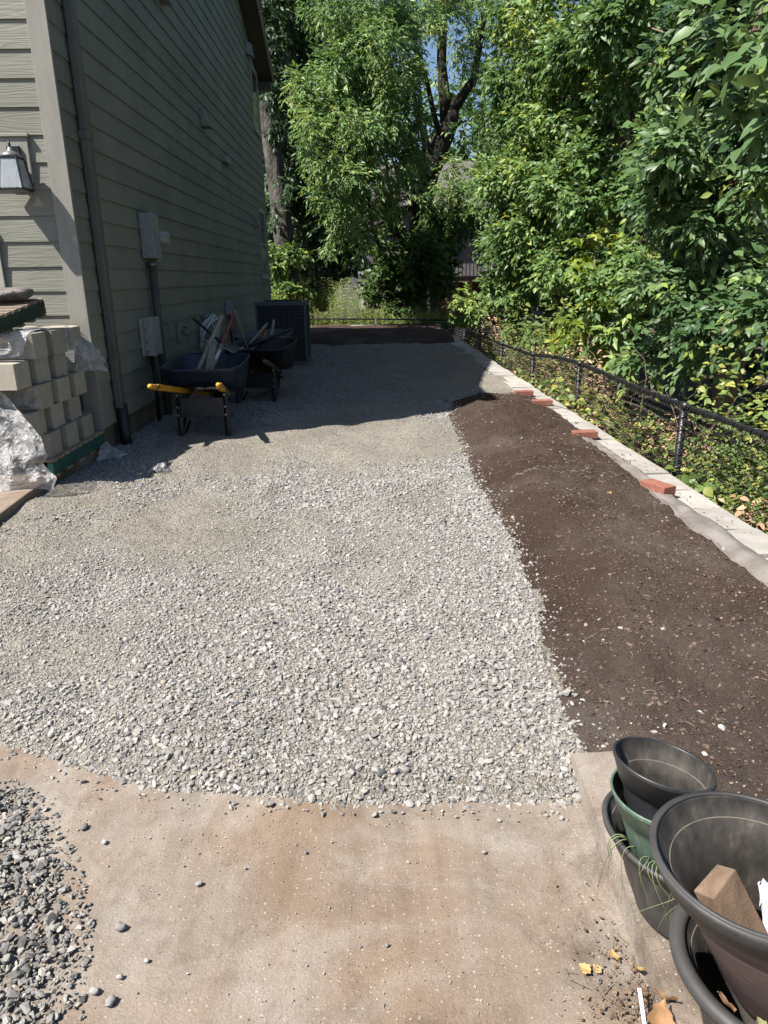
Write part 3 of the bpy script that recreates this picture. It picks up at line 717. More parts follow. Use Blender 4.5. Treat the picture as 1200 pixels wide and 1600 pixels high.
# downspout
ds = hb('downspout', M['gutter'], lambda b: (b.box((XW+.03, 6.76, .36), (XW+.10, 6.87, 2.66)), b.box((XW+.035, 6.765, 2.72), (XW+.105, 6.875, EAVF-.05)),
        b.box((XW+.024, 6.75, 2.655), (XW+.112, 6.885, 2.725))), bevel=.008)
hb('drain_pipe', M['drain'], lambda b: b.tube([(XW+.07, 6.82, .40), (XW+.07, 6.82, .1), (XW+.08, 6.82, -.05)], .055, 14), smooth=True)

# wall lantern on its mounting block
lamp = thing('wall_lantern', 'black wall lantern with seeded glass on the sunlit house front', 'lamp', (-2.80, YN-.02, 2.45))
b = MB(); b.box((-.115, -.022, -.17), (.115, .018, .165)); b.box((-.125, -.036, .165), (.13, .018, .19)); b.build('mounting_block', M['trim'], lamp, bevel=.004)
b = MB(); b.box((-.05, -.045, -.12), (.05, -.0225, .10)); b.build('back_plate', M['steel_black'], lamp, bevel=.004)
b = MB(); b.tube([(0, -.045, -.03), (0, -.085, .03), (.005, -.10, .10), (.01, -.125, .125), (.02, -.14, .10), (.02, -.14, .06)], .009, 8)
b.tube([(0, -.045, .03), (.0, -.10, .05), (0, -.13, .045)], .006, 6); b.build('arm', M['steel_black'], lamp, smooth=True)
lc = Vector((.02, -.14, 0))
b = MB(); b.lathe([(.0, .075), (.016, .072), (.02, .05), (.045, .035), (.07, .022), (.078, .012), (.078, .0), (.0, .0)], 20, lambda p, a, i: p+lc); b.build('cap', M['metal'], lamp, smooth=True)
T, B, zt, zb = .066, .096, -.005, -.235
b = MB()
for sx, sy in ((1, 1), (1, -1), (-1, 1), (-1, -1)): b.tube([lc+Vector((sx*T, sy*T, zt)), lc+Vector((sx*B, sy*B, zb))], .008, 6)
for q, zz in ((T, zt), (B, zb)):
    c = [lc+Vector((q*i, q*j, zz)) for i, j in ((1, 1), (1, -1), (-1, -1), (-1, 1), (1, 1))]
    for u, v in zip(c[:-1], c[1:]): b.tube([u, v], .009, 6)
b.box(lc+Vector((-B, -B, zb-.01)), lc+Vector((B, B, zb-.002))); b.build('cage', M['steel_black'], lamp)
for s_, ax in ((1, 'x'), (-1, 'x'), (1, 'y'), (-1, 'y')):
    b = MB(); q = [(-T, zt), (T, zt), (B, zb), (-B, zb)]; t_, bb = T*s_, B*s_
    w4 = [(t_, -T, zt), (t_, T, zt), (bb, B, zb), (bb, -B, zb)]
    if ax == 'y': w4 = [(y, x, z) for x, y, z in w4]
    b.add([lc+Vector(p) for p in w4], [(0, 1, 2, 3)]); b.build('glass_pane', M['lamp_glass'], lamp)
b = MB(); b.lathe([(0, -.03), (.012, -.03), (.012, -.07), (.03, -.10), (.033, -.13), (.02, -.165), (0, -.17)], 14, lambda p, a, i: p+lc); b.build('bulb', M['label_white'], lamp, smooth=True)

# electric meter with its conduit
mt = thing('electric_meter', 'grey electric meter box with round glass meter on the shaded wall', 'meter', (XW, 8.35, 0))
b = MB(); b.box((.02, -.14, 1.74), (.16, .14, 2.20)); b.build('meter_box', M['meter'], mt, bevel=.01)
b = MB(); b.box((.022, .142, 1.70), (.10, .36, 2.16)); b.build('socket_panel', M['meter'], mt, bevel=.006)
b = MB(); b.lathe([(0, .13), (.055, .13), (.072, .115), (.075, .02), (.095, .015), (.095, 0)], 28, lambda p, a, i: Vector((.102+p.z, .25+p.x, 1.96+p.y))); b.build('meter_glass', M['clear'], mt, smooth=True)
b = MB(); b.lathe([(0, .07), (.05, .07), (.055, .0)], 24, lambda p, a, i: Vector((.104+p.z, .25+p.x, 1.96+p.y))); b.build('meter_dial', M['metal'], mt, smooth=True)
b = MB(); b.tube([(.08, -.02, 1.70), (.08, -.02, 1.66)], .052, 16); b.build('conduit_collar', M['metal'], mt, smooth=True)
b = MB(); b.tube([(.085, -.02, 1.68), (.085, -.02, -.05)], .045, 14); b.build('conduit', mat('conduit', (.10, .095, .075), (.08, .075, .06)), mt, smooth=True)
b = MB(); b.box((.161, -.05, 2.08), (.1625, .07, 2.16)); b.build('sticker', mat('sticker_yellow', (.42, .40, .22), bst=0), mt)
# utility box
ub = thing('utility_box', 'pale plastic utility box with hinged cover low on the side wall', 'box', (XW, 8.02, 0))
b = MB(); b.box((.02, -.22, .74), (.05, .18, 1.13)); b.build('back_box', M['utility'], ub, bevel=.008)
b = MB(); b.box((.05, -.13, .735), (.135, .17, 1.135)); b.box((.135, -.10, .76), (.142, .14, 1.09)); b.build('cover', M['utility'], ub, bevel=.02)
b = MB()
for z in (.82, .93, 1.05):
    b = MB(); b.box((.05, -.165, z-.03), (.085, -.131, z+.03)); b.build('hinge', M['utility'], ub, bevel=.005)
b = MB(); b.tube([(.07, -.02, .735), (.07, -.02, -.05)], .022, 10); b.tube([(.06, -.10, .74), (.06, -.05, .62), (.05, .05, .5)], .008, 6); b.build('cable', M['drain'], ub, smooth=True)
# hose tap, hose, disconnect
tp = thing('hose_tap', 'brass hose tap on a block low on the shaded wall', 'tap', (XW, 9.45, .88))
b = MB(); b.box((.02, -.12, -.10), (.05, .12, .12)); b.build('mounting_plate', M['trim'], tp, bevel=.004)
b = MB(); b.tube([(.05, 0, 0), (.10, 0, 0), (.13, 0, -.05)], .016, 8); b.tube([(.10, 0, 0), (.10, 0, .05)], .008, 6); b.build('spout', M['metal'], tp, smooth=True)
b = MB(); b.tube([(.10, 0, .05), (.10, 0, .062)], .03, 12); b.build('handle', M['steel_black'], tp)
hs = thing('garden_hose', 'pale garden hose coiled over a holder on the wall', 'hose', (XW, 10.6, 0))
b = MB(); b.box((.02, .28, .92), (.13, .58, 1.02)); b.tube([(.02, .43, .97), (.17, .43, .99)], .06, 12); b.build('hanger', M['meter'], hs, bevel=.01)
for k in range(5):
    b = MB(); rr = .20+.012*k; ph = rng.uniform(-.1, .1)
    b.tube([(.11+.016*(k % 4)+(.07+.015*k)*math.sin(t+.4*k), .12+.05*k/6+(.15+.045*k)*math.sin(t), .80+(.14+.035*((k*2) % 5))*math.cos(t)-.03*(k % 3)) for t in np.linspace(0, 2*math.pi, 26)], .014, 6, cap=False)
    b.build('hose_loop', M['hose'], hs, smooth=True)
dc = thing('disconnect_switch', 'small grey switch box with conduit on wall beside the air conditioner', 'switch box', (XW, 12.75, 0))
b = MB(); b.box((.02, -.09, .94), (.12, .11, 1.18)); b.build('switch_box', M['meter'], dc, bevel=.008)
b = MB(); b.tube([(.07, 0, .94), (.07, 0, .6), (.07, .1, .4), (.12, .35, .3)], .018, 8); b.build('conduit', M['drain'], dc, smooth=True)

# ---------------------------------------------------------------- air conditioner
ac = thing('air_conditioner', 'dark grey outdoor air conditioner unit at the far end of the wall', 'air conditioner', (-1.51, 13.55, 0))
HW = .445
b = MB(); b.box((-.52, -.52, -.03), (.52, .52, .055)); b.build('pad', M['foundation'], ac, bevel=.01)
b = MB(); b.box((-HW+.03, -HW+.03, .06), (HW-.03, HW-.03, 1.06)); b.build('coil', M['ac_dark'], ac)
b = MB(); b.box((-HW, -HW, 1.06), (HW, HW, 1.13)); b.build('lid', M['ac'], ac, bevel=.015)
b = MB(); b.box((-HW, -HW, .056), (HW, HW, .10)); b.build('base_pan', M['ac'], ac, bevel=.01)
for sx in (-1, 1):
    for sy in (-1, 1):
        b = MB(); b.box((sx*HW-.035*(sx > 0), sy*HW-.035*(sy > 0), .10), (sx*HW+.035*(sx < 0), sy*HW+.035*(sy < 0), 1.06)); b.build('corner_post', M['ac'], ac)
lv = MB(); lv.box((-HW+.035, 0, 0), (HW-.035, .006, .012), Matrix.Identity(4)); 
for zc in np.arange(.125, 1.05, .036):
    for side in range(4):
        b = None
lmesh = None
for side in range(4):
    for zc in np.arange(.125, 1.05, .04):
        if lmesh is None:
            b = MB(); b.hexa([(-HW+.036, -.004, -.016), (HW-.036, -.004, -.016), (HW-.036, .010, -.016), (-HW+.036, .010, -.016), (-HW+.036, -.018, .004), (HW-.036, -.018, .004), (HW-.036, -.012, .008), (-HW+.036, -.012, .008)])
            o = b.build('louvre', M['ac'], ac); lmesh = o.data
        else:
            o = link('louvre', lmesh, ac)
        a = side*math.pi/2; o.rotation_euler = (0, 0, a); o.location = (math.sin(a)*(HW-.016), -math.cos(a)*(HW-.016), zc)
b = MB()
for k in range(1, 9): b.box((-HW+.1*k-.003-.005, -HW-.006, .10), (-HW+.1*k+.003-.005, -HW+.002, 1.06))
b.build('grille_rib', M['ac'], ac)
b = MB()
for r_ in (.10, .18, .26, .34): b.tube([(r_*math.cos(t), r_*math.sin(t), 1.14) for t in np.linspace(0, 2*math.pi, 28)], .006, 5, cap=False)
b.build('fan_guard', M['ac_dark'], ac)

# ---------------------------------------------------------------- wheelbarrows
def rrect(w, l, r, n=5):
    pts = []
    for cx, cy, a0 in ((w/2-r, l/2-r, 0), (-w/2+r, l/2-r, 90), (-w/2+r, -l/2+r, 180), (w/2-r, -l/2+r, 270)):
        for i in range(n+1):
            a = R(a0+90*i/n); pts.append((cx+r*math.cos(a), cy+r*math.sin(a)))
    return pts
def wheelbarrow(label, loc, rz, tray, frame, handle, grip, scrawl=False):
    t = thing('wheelbarrow', label, 'wheelbarrow', loc, rz, 'wheelbarrows parked along the house wall')
    rim = [(x*(1+.06*y), y+.42) for x, y in rrect(.82, 1.08, .20)]; mid = [(x, y+.41) for x, y in rrect(.73, .94, .17)]; bot = [(x, y+.40) for x, y in rrect(.62, .78, .13)]
    n = len(rim); zr = lambda y: .70+.05*(y-.42)
    ins = lambda L, k, c: [(x*k, (y-c)*k+c) for x, y in L]
    zb_ = lambda y: .515-.19*max(0, y)/.8
    b = MB(); rings = [[(x, y, zb_(y)) for x, y in bot], [(x, y, zb_(y)+.045) for x, y in ins(mid, .97, .41)], [(x, y, zr(y)-.02) for x, y in ins(rim, .965, .42)], [(x, y, zr(y)) for x, y in rim], [(x, y, zr(y)+.012) for x, y in ins(rim, .985, .42)],
                       [(x, y, zr(y)-.005) for x, y in ins(rim, .95, .42)], [(x, y, zb_(y)+.055) for x, y in ins(mid, .945, .40)], [(x, y, zb_(y)+.015) for x, y in ins(bot, .96, .38)]]
    for r_ in rings: b.v += r_
    b.f += [(i*n+j, i*n+(j+1) % n, (i+1)*n+(j+1) % n, (i+1)*n+j) for i in range(len(rings)-1) for j in range(n)]
    b.f += [tuple(range(n-1, -1, -1)), tuple((len(rings)-1)*n+j for j in range(n))]
    b.build('tray', M[tray], t, smooth=True)
    for s in (-1, 1):
        b = MB(); p0, p1 = Vector((s*.305, -.72, .61)), Vector((s*.10, 1.02, .27)); dr = (p1-p0).normalized(); sd = Vector((dr.y, -dr.x, 0)).normalized(); upv = sd.cross(dr)
        M3 = Matrix((( sd.x, dr.x, upv.x, p0.x), (sd.y, dr.y, upv.y, p0.y), (sd.z, dr.z, upv.z, p0.z), (0, 0, 0, 1)))
        b.box((-.025, .15, -.027), (.025, (p1-p0).length, .027), M3); hd = b.build('handle', M[handle], t, bevel=.006)
        b = MB(); b.tube([M3 @ Vector((0, .18, 0)), M3 @ Vector((0, .10, 0)), M3 @ Vector((0, .02, 0)), M3 @ Vector((0, 0, 0))], [.024, .023, .024, .021], 12); b.build('grip', M[grip], hd, smooth=True)
        b = MB(); b.tube([M3 @ Vector((0, .14, 0)), M3 @ Vector((0, .19, 0))], .027, 12); b.build('collar', M['steel_black'], hd, smooth=True)
        # leg: bent channel with bolts
        b = MB(); q = [(s*.235, 0, 0), (s*.235, .02, .27), (s*.225, .04, .47)]
        b.tube(q, .028, 4); b.box((s*.235-.03, -.035, 0), (s*.235+.03, .045, .018)); lg = b.build('leg', M[frame], t)
        b = MB()
        for z in (.22, .30, .42): b.tube([(s*.235, -.045, z), (s*.235, -.010, z)], .010, 8)
        b.build('bolt', M['metal'], lg)
        b = MB(); b.tube([(s*.235, .02, .02), (s*.20, .35, .30)], .016, 6); b.tube([(s*.20, .30, .10), (s*.21, .12, .03)], .014, 6); b.build('leg_brace', M[frame], t)
    b = MB(); b.box((-.215, -.008, .20), (.215, .012, .38)); b.box((-.215, -.014, .365), (.215, .018, .385)); b.box((-.215, -.014, .195), (.215, .018, .21)); b.build('cross_brace', M[frame], t)
    b = MB(); c = Vector((0, 1.06, .20))
    b.lathe([(.11, -.045), (.17, -.05), (.198, -.03), (.203, 0), (.198, .03), (.17, .05), (.11, .045), (.11, -.045)], 28, lambda p, a, i: c+Vector((p.z, p.x, p.y)))
    wh = b.build('wheel', M['rubber'], t, smooth=True)
    b = MB(); b.lathe([(.0, -.05), (.03, -.05), (.035, -.03), (.11, -.035), (.11, .035), (.035, .03), (.03, .05), (0, .05)], 20, lambda p, a, i: c+Vector((p.z, p.x, p.y))); b.build('rim', M[frame], wh)
    b = MB(); b.tube([(-.12, 1.06, .20), (.12, 1.06, .20)], .012, 8); b.tube([(-.10, 1.0, .27), (-.12, 1.28, .33), (.12, 1.28, .33), (.10, 1.0, .27)], .014, 6); b.build('axle', M[frame], t)
    if scrawl:
        # pale hand lettering on the side of the tray, too small to read
        b = MB()
        for row, zz in ((0, .62), (1, .575), (2, .53)):
            for k in range(4):
                y0 = .22+k*.045; x0 = .355-(.66-zz)*.42; 
                b.tube([(x0+.012, y0, zz), (x0+.020, y0+.018, zz+.022), (x0+.010, y0+.026, zz-.004), (x0+.016, y0+.036, zz+.014)], .0028, 4)
        b.build('lettering', M['label_white'], t)
    return t
rzb = -.219
wheelbarrow('dark blue wheelbarrow with yellow handles, nearest the camera', (-1.665, 7.17, 0), .03, 'tray_blue', 'steel_black', 'yellow_wood', 'yellow_wood', True)
wheelbarrow('black wheelbarrow with brown handles behind the blue one', (-1.42, 9.14, 0), -.10, 'tray_black', 'steel_black', 'wood_dark', 'wood_dark')
wheelbarrow('grey wheelbarrow farthest back, beside the air conditioner', (-1.62, 11.0, 0), -.05, 'tray_grey', 'steel_black', 'wood_dark', 'wood_dark')

# long tools standing in the barrows
def tool(label, p0, p1, r, m, head='blade', ext=.25, name='shovel'):
    p0, p1 = Vector(p0), Vector(p1); dr = (p1-p0).normalized(); q = p0-dr*ext
    q.z = max(q.z, .42)
    dr = (p1-q).normalized()
    t = thing(name, label, name.replace('_', ' '), q, 0, 'garden tools standing in the wheelbarrows')
    b = MB(); L_ = (p1-q).length; e = dr*L_
    b.tube([dr*.05, dr*(L_*.5), dr*(L_-.03), e], [r, r, r*1.04, r*.8], 10); b.build('handle', M[m], t, smooth=True)
    sd = dr.cross(Vector((0, 0, 1))).normalized()
    if sd.length < .1: sd = Vector((1, 0, 0))
    nn = sd.cross(dr)
    b = MB()
    P = np.array([[tuple(dr*(.02-.22*v)+sd*(u*(.10-.05*max(0, v-.6)*2))+nn*(.03*u*u)) for u in np.linspace(-1, 1, 5)] for v in np.linspace(0, 1, 5)])
    if head == 'blade': b.grid(P)
    else: b.box(-Vector((.12, .02, .03)), Vector((.12, .02, .03)))
    b.build('head', M['metal'], t, solid=.004 if head == 'blade' else 0)
    b = MB(); b.tube([-dr*.03, dr*.12], r*1.25, 8); b.build('socket', M['metal'], t)
    return t, q, dr, L_
tool('grey wooden pole leaning left-most in the blue wheelbarrow', (-1.753, 7.6, .646), (-1.553, 8.0, 1.142), .024, 'ash_wood', name='shovel')
b = MB(); b.hexa([(-1.735, 7.62, .50), (-1.660, 7.62, .50), (-1.655, 7.66, .50), (-1.73, 7.66, .50), (-1.65, 7.70, .86), (-1.585, 7.70, .86), (-1.58, 7.74, .86), (-1.645, 7.74, .86)])
tag(b.build('wood_stake', M['ash_wood']), 'short grey board standing upright in the blue wheelbarrow', 'board', 'garden tools standing in the wheelbarrows')
t3, q3, d3, l3 = tool('red-brown handled tool with white label in the blue wheelbarrow', (-1.62, 7.6, .631), (-1.455, 8.2, 1.165), .018, 'red_handle', name='rake', head='bar')
b = MB(); b.tube([d3*.36, d3*.50], .0215, 10); b.build('label', M['label_white'], t3, smooth=True)
b = MB(); b.tube([d3*.12, d3*.58], .0205, 10); b.build('ferrule', M['ash_wood'], t3, smooth=True)
tool('black handled tool leaning against the wall behind the blue wheelbarrow', (-1.62, 8.35, .80), (-2.169, 9.3, 1.05), .016, 'steel_black', name='shovel', ext=.1)
tool('pale wooden handle standing tallest in the black wheelbarrow', (-1.611, 9.8, .668), (-1.701, 9.6, 1.14), .018, 'ash_wood', name='shovel')
tool('grey wooden handle leaning right in the black wheelbarrow', (-1.617, 10.0, .65), (-1.376, 10.3, .927), .018, 'ash_wood', name='hoe', head='bar')
tool('short pale handle standing near the air conditioner', (-1.332, 10.2, .716), (-1.297, 10.4, .963), .02, 'ash_wood', name='hammer', head='bar')
tool('long black handle lying across the black wheelbarrow', (-1.555, 10.0, .667), (-1.022, 10.2, .858), .020, 'steel_black', name='shovel')
tool('red handle lying under the long black one', (-1.438, 10.1, .665), (-1.104, 10.2, .816), .017, 'red_handle', name='rake', head='bar')
tool('short orange-gripped tool in the black wheelbarrow', (-1.43, 10.2, .70), (-1.409, 10.3, .83), .022, 'orange', name='trowel', ext=.1)

# ---------------------------------------------------------------- pallet of blocks
def pallet(label, x0, x1, y0, y1, z, edge_mat, board_mat, n=9, bw=.045):
    t = thing('pallet', label, 'pallet', ((x0+x1)/2, (y0+y1)/2, z), 0, 'wooden pallets by the house')
    W, D = x1-x0, y1-y0
    for k in range(3):
        x = -W/2+.02+(W-.04)*k/2
        b = MB(); b.box((x-.022, -D/2, .022), (x+.022, D/2, .118)); b.build('stringer', M[edge_mat], t, bevel=.004)
    for lvl, cnt in ((0, 5), (.119, n)):
        for k in range(cnt):
            y = -D/2+.05+(D-.10)*k/(cnt-1)
            b = MB(); b.box((-W/2-.004, y-bw, lvl), (W/2+.004, y+bw, lvl+.02)); b.build('deck_board', M[board_mat], t, bevel=.003)
    return t
pallet('green-edged pallet under the tan wall blocks', -3.50, -2.385, 5.27, 6.37, .092, 'pallet_green', 'pallet_wood')

BLK_H = .184
def block_mesh(L_, D_, seed, rough_front):
    """retaining block: face width D_ across x at the near (-y) end, tail towards +y, chamfered edges"""
    c = .03
    # plan outline, near end first (faces -y), right side faces +x
    o = [(-D_/2, 0), (D_/2-.004, 0), (D_/2, .004), (D_/2, L_*.66), (D_/2-.045, L_*.73), (D_/2-.045, L_*.87), (D_/2-.115, L_), (-D_/2+.07, L_), (-D_/2+.03, L_*.9), (-D_/2+.03, L_*.74), (-D_/2, L_*.66)]
    b = MB(); b.prism(o, 0, BLK_H-.004)
    me = bpy.data.meshes.new('wall_block'); me.from_pydata(b.v, [], b.f); me.materials.append(M['block'])
    return me
bm_ = block_mesh(.338, .30, 1, False)
def split_face_mesh():
    # rough split front added as real relief
    xs, zs = np.linspace(-.148, .144, 22), np.linspace(.004, BLK_H-.008, 15)
    X, Z = np.meshgrid(xs, zs, indexing='ij'); e = np.minimum(1, np.minimum(np.minimum(X+.148, .144-X), np.minimum(Z-.004, BLK_H-.008-Z))/.02)
    Y = -.002-.022*e*(.6+.6*fbm(X*22, Z*22, seed=5))
    b = MB(); b.grid(np.stack([X, Y, Z], -1)); me = bpy.data.meshes.new('split_face'); me.from_pydata(b.v, [], b.f); me.materials.append(M['blockrough']); return me
sfm = split_face_mesh()
near_y = [5.34, 5.20, 5.33, 5.07, 5.36]
ZB = .092+.14
cnum = ['lowest', 'second', 'third', 'fourth', 'top']
for c in range(5):
    z = ZB+c*BLK_H+.001*c; xr = -2.42-(.0, .032, .008, .036, .004)[c]
    k = 0; y = near_y[c]
    while y+.338 < 6.42:
        for q in range(3):
            o = bpy.data.objects.new('wall_block', bm_); COL.objects.link(o)
            o.location = (xr-.15-q*.315-(.02 if q else 0), y+rng.uniform(-.006, .006), z); o.rotation_euler = (0, 0, rng.normal(0, .008))
            where = ['right side', 'middle', 'left side'][q]; dep = ['front', 'second row', 'third row', 'back'][k]
            tag(o, f'tan concrete wall block, {cnum[c]} course, {dep}, {where} of the pallet', 'wall block', 'tan concrete blocks stacked on the pallet')
            if c == 2 and k == 0: link('split_face', sfm, o)
        y += .343; k += 1
# old pallet lying tilted on the blocks
mp_ = pallet('mossy dark green pallet with pale deck boards lying tilted on top of the blocks', -3.75, -2.575, 5.12, 6.02, 1.165, 'pallet_mossy', 'pallet_old', 8, .036)
mp_.rotation_euler = (R(7.5), 0, 0); mp_.location.z = 1.19
# rolled brown tarp on the pallet
b = MB(); P = []
for i, x in enumerate(np.linspace(-3.7, -2.60, 30)):
    ring = []
    for j in range(17):
        a = 2*math.pi*j/16; rr = .085*(1+.30*fbm(x*3, math.cos(a)*1.6, math.sin(a)*1.6, seed=4)-.22*abs(vnoise(x*2+math.sin(a)*2, a*1.5, 0, seed=6))); e = 1-.35*max(0, (i-27)/2.0)
        ring.append((x, 5.80+rr*2.1*math.cos(a)*e, 1.375+.045+rr*.62*math.sin(a)*e+.13*rr*1.6*math.cos(a)*e))
    P.append(ring)
b.grid(np.array(P)); b.f.append(tuple(29*17+j for j in range(16)))
tag(b.build('rolled_tarp', M['bag'], smooth=True), 'rolled brown tarp lying on the mossy pallet', 'tarp')

# plastic film
def film(name, label, pts_fn, m, nu=46, nv=34, group='plastic sheets on the pallet', seed=0):
    u, v = np.meshgrid(np.linspace(0, 1, nu), np.linspace(0, 1, nv), indexing='ij')
    P = pts_fn(u, v); b = MB(); b.grid(P)
    return tag(b.build(name, m, smooth=True), label, 'plastic sheet', group)
def ridged(a, b_, seed): return 1-np.abs(fbm(a, b_, seed=seed, o=4))*1.6
def film_top(u, v):
    # over the top course, down its front face and out over the course below
    zt = ZB+5*BLK_H+.012; zl = ZB+4*BLK_H+.016
    y = np.interp(v, [0, .45, .50, .70, .76, 1], [5.85, 5.37, 5.335, 5.31, 5.29, 5.07])
    z = np.interp(v, [0, .45, .50, .70, .76, 1], [zt, zt, zt-.012, zl+.02, zl+.004, zl+.004])
    xr = np.interp(v, [0, .45, .70, .85, 1], [-2.43, -2.425, -2.50, -2.66, -2.80])
    x = -3.35+(xr+3.35)*u+.012*fbm(u*6, v*6, seed=9)
    r = np.abs(np.sin((u*7+v*3.2)+1.6*fbm(u*3, v*3, seed=7)))**6
    on = np.clip((v-.42)*8, 0, 1)
    y = y-on*(.030*r+.016*np.abs(fbm(u*5, v*5, seed=8))); z = z+.010*r+on*.014*np.abs(fbm(u*6, v*4, seed=10))
    return np.stack([x, y, z-np.clip(v-.9, 0, 1)*.2*np.abs(vnoise(u*9, 0, seed=13))*0], -1)
film('plastic_film', 'clear plastic film draped over the top front blocks', film_top, M['film'], 90, 60)
def film_flap(u, v):
    x = -2.46+.16*u*np.clip(v*1.6, 0, 1)+.02*fbm(u*4, v*4, seed=15); y = 5.95+.50*u-.0*v
    z = ZB+5*BLK_H+.02-.05*u-.34*v**1.2-.04*u+.02*fbm(u*5, v*5, seed=16)
    return np.stack([x+.03*ridged(u*4, v*4, 18)*v, np.minimum(y, 6.37), z], -1)
film('plastic_film', 'clear plastic flap hanging off the right end of the blocks', film_flap, M['film'], 24, 20)
def film_low(u, v):
    xr = np.interp(v, [0, .2, .45, .62, .7, .85, 1], [-2.66, -2.46, -2.33, -2.27, -2.33, -2.24, -2.30])
    x = -3.3+(xr+3.3)*u
    z = .80-.70*v-.04*u*v; y = 5.20-.16*np.sin(v*2.2)-.03-.05*v
    r = ridged(u*3.2+v*.8, v*2.2-u, 27); r2_ = fbm(u*9, v*5, seed=29)
    e = np.clip(v*6, 0, 1)
    return np.stack([x+.010*r2_, y-e*(.060*r+.014*r2_), z+.012*r2_+.05*vnoise(u*7, 3, seed=30)*(v > .9)], -1)
film('plastic_film', 'crumpled white plastic hanging over the lower left blocks', film_low, M['film_thick'], 80, 64)
def scrap(u, v):
    return np.stack([-1.80+.14*u+.015*fbm(u*5, v*5, seed=31), 5.66+.13*v+.02*fbm(u*5, v*5, seed=32), .03+.05*np.sin(u*3.1)*np.sin(v*3)+.02*fbm(u*6, v*6, seed=33)], -1)
film('plastic_scrap', 'small scrap of clear plastic lying on the gravel', scrap, M['film_thick'], 16, 16)
def scrap2(u, v):
    return np.stack([-2.38+.20*u*v+.01*fbm(u*5, v*5, seed=35), 6.22+.18*v-.1*u, .12-.11*u+.03*fbm(u*4, v*4, seed=34)*v], -1)
film('plastic_scrap', 'torn clear plastic end under the pallet corner', scrap2, M['film'], 14, 14)

# ---------------------------------------------------------------- retaining wall caps and bricks
wall = thing('retaining_wall', 'pale tan capped retaining wall edging the soil', 'retaining wall', (2.2, 0, 0))
b = MB(); b.box((-.08, -2, -.75), (.13, 22.9, -.055)); b.build('wall_core', M['block'], wall)
y = .2; k = 0
pav = []
while y < 22.4:
    L_ = .425+rng.uniform(-.012, .012)
    z = .018+.006*math.sin(k*1.7)
    o = [(-.17+rng.uniform(-.008, .008), .035), (.155, .004), (.155, L_-.004), (-.17+rng.uniform(-.008, .008), L_-.045)]
    b = MB(); b.prism(o, -.062, 0); p = b.build('paver', M['paver'], wall, bevel=.006); p.location = (0, y, z); p.rotation_euler = (rng.normal(0, .006), rng.normal(0, .008), rng.normal(0, .012)); pav.append(p)
    y += L_; k += 1
fw_ = thing('retaining_wall', 'pale capped end of the retaining wall behind the far soil', 'retaining wall', (0, 22.7, 0))
b = MB(); b.box((-6, -.1, -.75), (2.03, .12, .07)); b.build('wall_core', M['block'], fw_)
x = -3.4
while x < 2.0:
    b = MB(); b.box((x, -.15, .072), (x+.40, .15, .135)); b.build('paver', M['paver'], fw_, bevel=.006); x += .408
def rbrick(label, x, y, z, rz, rx=0):
    b = MB(); b.box((-.115, -.055, 0), (.115, .055, .064)); o = b.build('red_brick', M['red_brick'], bevel=.004)
    o.location = (x, y, z); o.rotation_euler = (rx, .0, rz); return tag(o, label, 'brick', 'red bricks along the retaining wall')
rbrick('nearest and largest-looking red brick on the retaining wall', 2.03, 4.76, .045, R(113))
rbrick('red brick second from the camera on the retaining wall', 2.06, 6.62, .03, .03)
rbrick('red brick third from the camera, front one of the far pair', 2.09, 8.45, .03, .06)
rbrick('farthest red brick, rear one of the far pair', 2.03, 9.2, .03, .02)
# loose geotextile along the caps
def fab(u, v):
    y = 3.0+3.55*u
    xi = np.interp(y, [3, 4, 5, 5.8, 6.6], [1.90, 1.93, 1.965, 1.985, 2.01])+.025*vnoise(y*3, 0, seed=44)
    x = xi+(2.10-xi)*v
    z = .045+.055*np.sin(np.pi*np.clip(v*.9, 0, 1))*(.7+.4*vnoise(y*2.2, 0, seed=45))*np.clip((6.7-y)/2.2, .2, 1)-.03*(1-v)**4+.006*fbm(y*6, v*3, seed=46)+.012*vnoise(y*4, v*2, seed=47)
    z = np.maximum(z, soil_h(x, y)+.004)
    return np.stack([x, y, z], -1)
u, v = np.meshgrid(np.linspace(0, 1, 90), np.linspace(0, 1, 14), indexing='ij')
b = MB(); b.grid(fab(u, v)); tag(b.build('landscape_fabric', M['fabric'], smooth=True, solid=.003), 'loose grey landscape fabric lying between soil and wall caps', 'fabric')
# soil and small roots spilt on the caps
n = 2600; y = rng.uniform(3, 10.5, n); x = rng.uniform(2.0, 2.36, n); k = rng.uniform(0, 1, n) < np.clip(.25+.9*vnoise(x*5, y*2.4, seed=48), 0, 1)*np.clip((2.32-x)/.2, .08, 1)
scatter('spilt_soil', np.c_[x, y, np.full(n, .026)][k], rng.lognormal(math.log(.009), .5, n)[k], rng.uniform(0, .9, n)[k], C3)

# ---------------------------------------------------------------- chain-link fence
FX = 2.60
RY = [-1, 0, 4.5, 5.84, 7.0, 7.9, 8.8, 9.83, 11.3, 13.46, 15.9, 19.4, 23.5]
RZ = [.50, .50, .49, .472, .464, .485, .485, .446, .33, .282, .247, .17, .045]
def rail_z(y): return float(np.interp(y, RY, RZ))
fence = thing('chain_link_fence', 'black vinyl chain-link fence with sagging top rail beyond the wall', 'fence', (FX, 5, -.3))
fo = Matrix.Translation((-FX, -5, .3))
def fb(name, b, **k):
    o = b.build(name, M['fence'], fence, **k); o.matrix_parent_inverse = fo; return o
ys_ = np.linspace(-1, 23.5, 120)
zz = np.convolve(np.pad([rail_z(y) for y in ys_], 2, mode='edge'), np.ones(5)/5, 'valid')
def rz_(y): return float(np.interp(y, ys_, zz))
b = MB(); b.tube([(FX, y, rz_(y)) for y in ys_], .0225, 10); fb('top_rail', b, smooth=True)
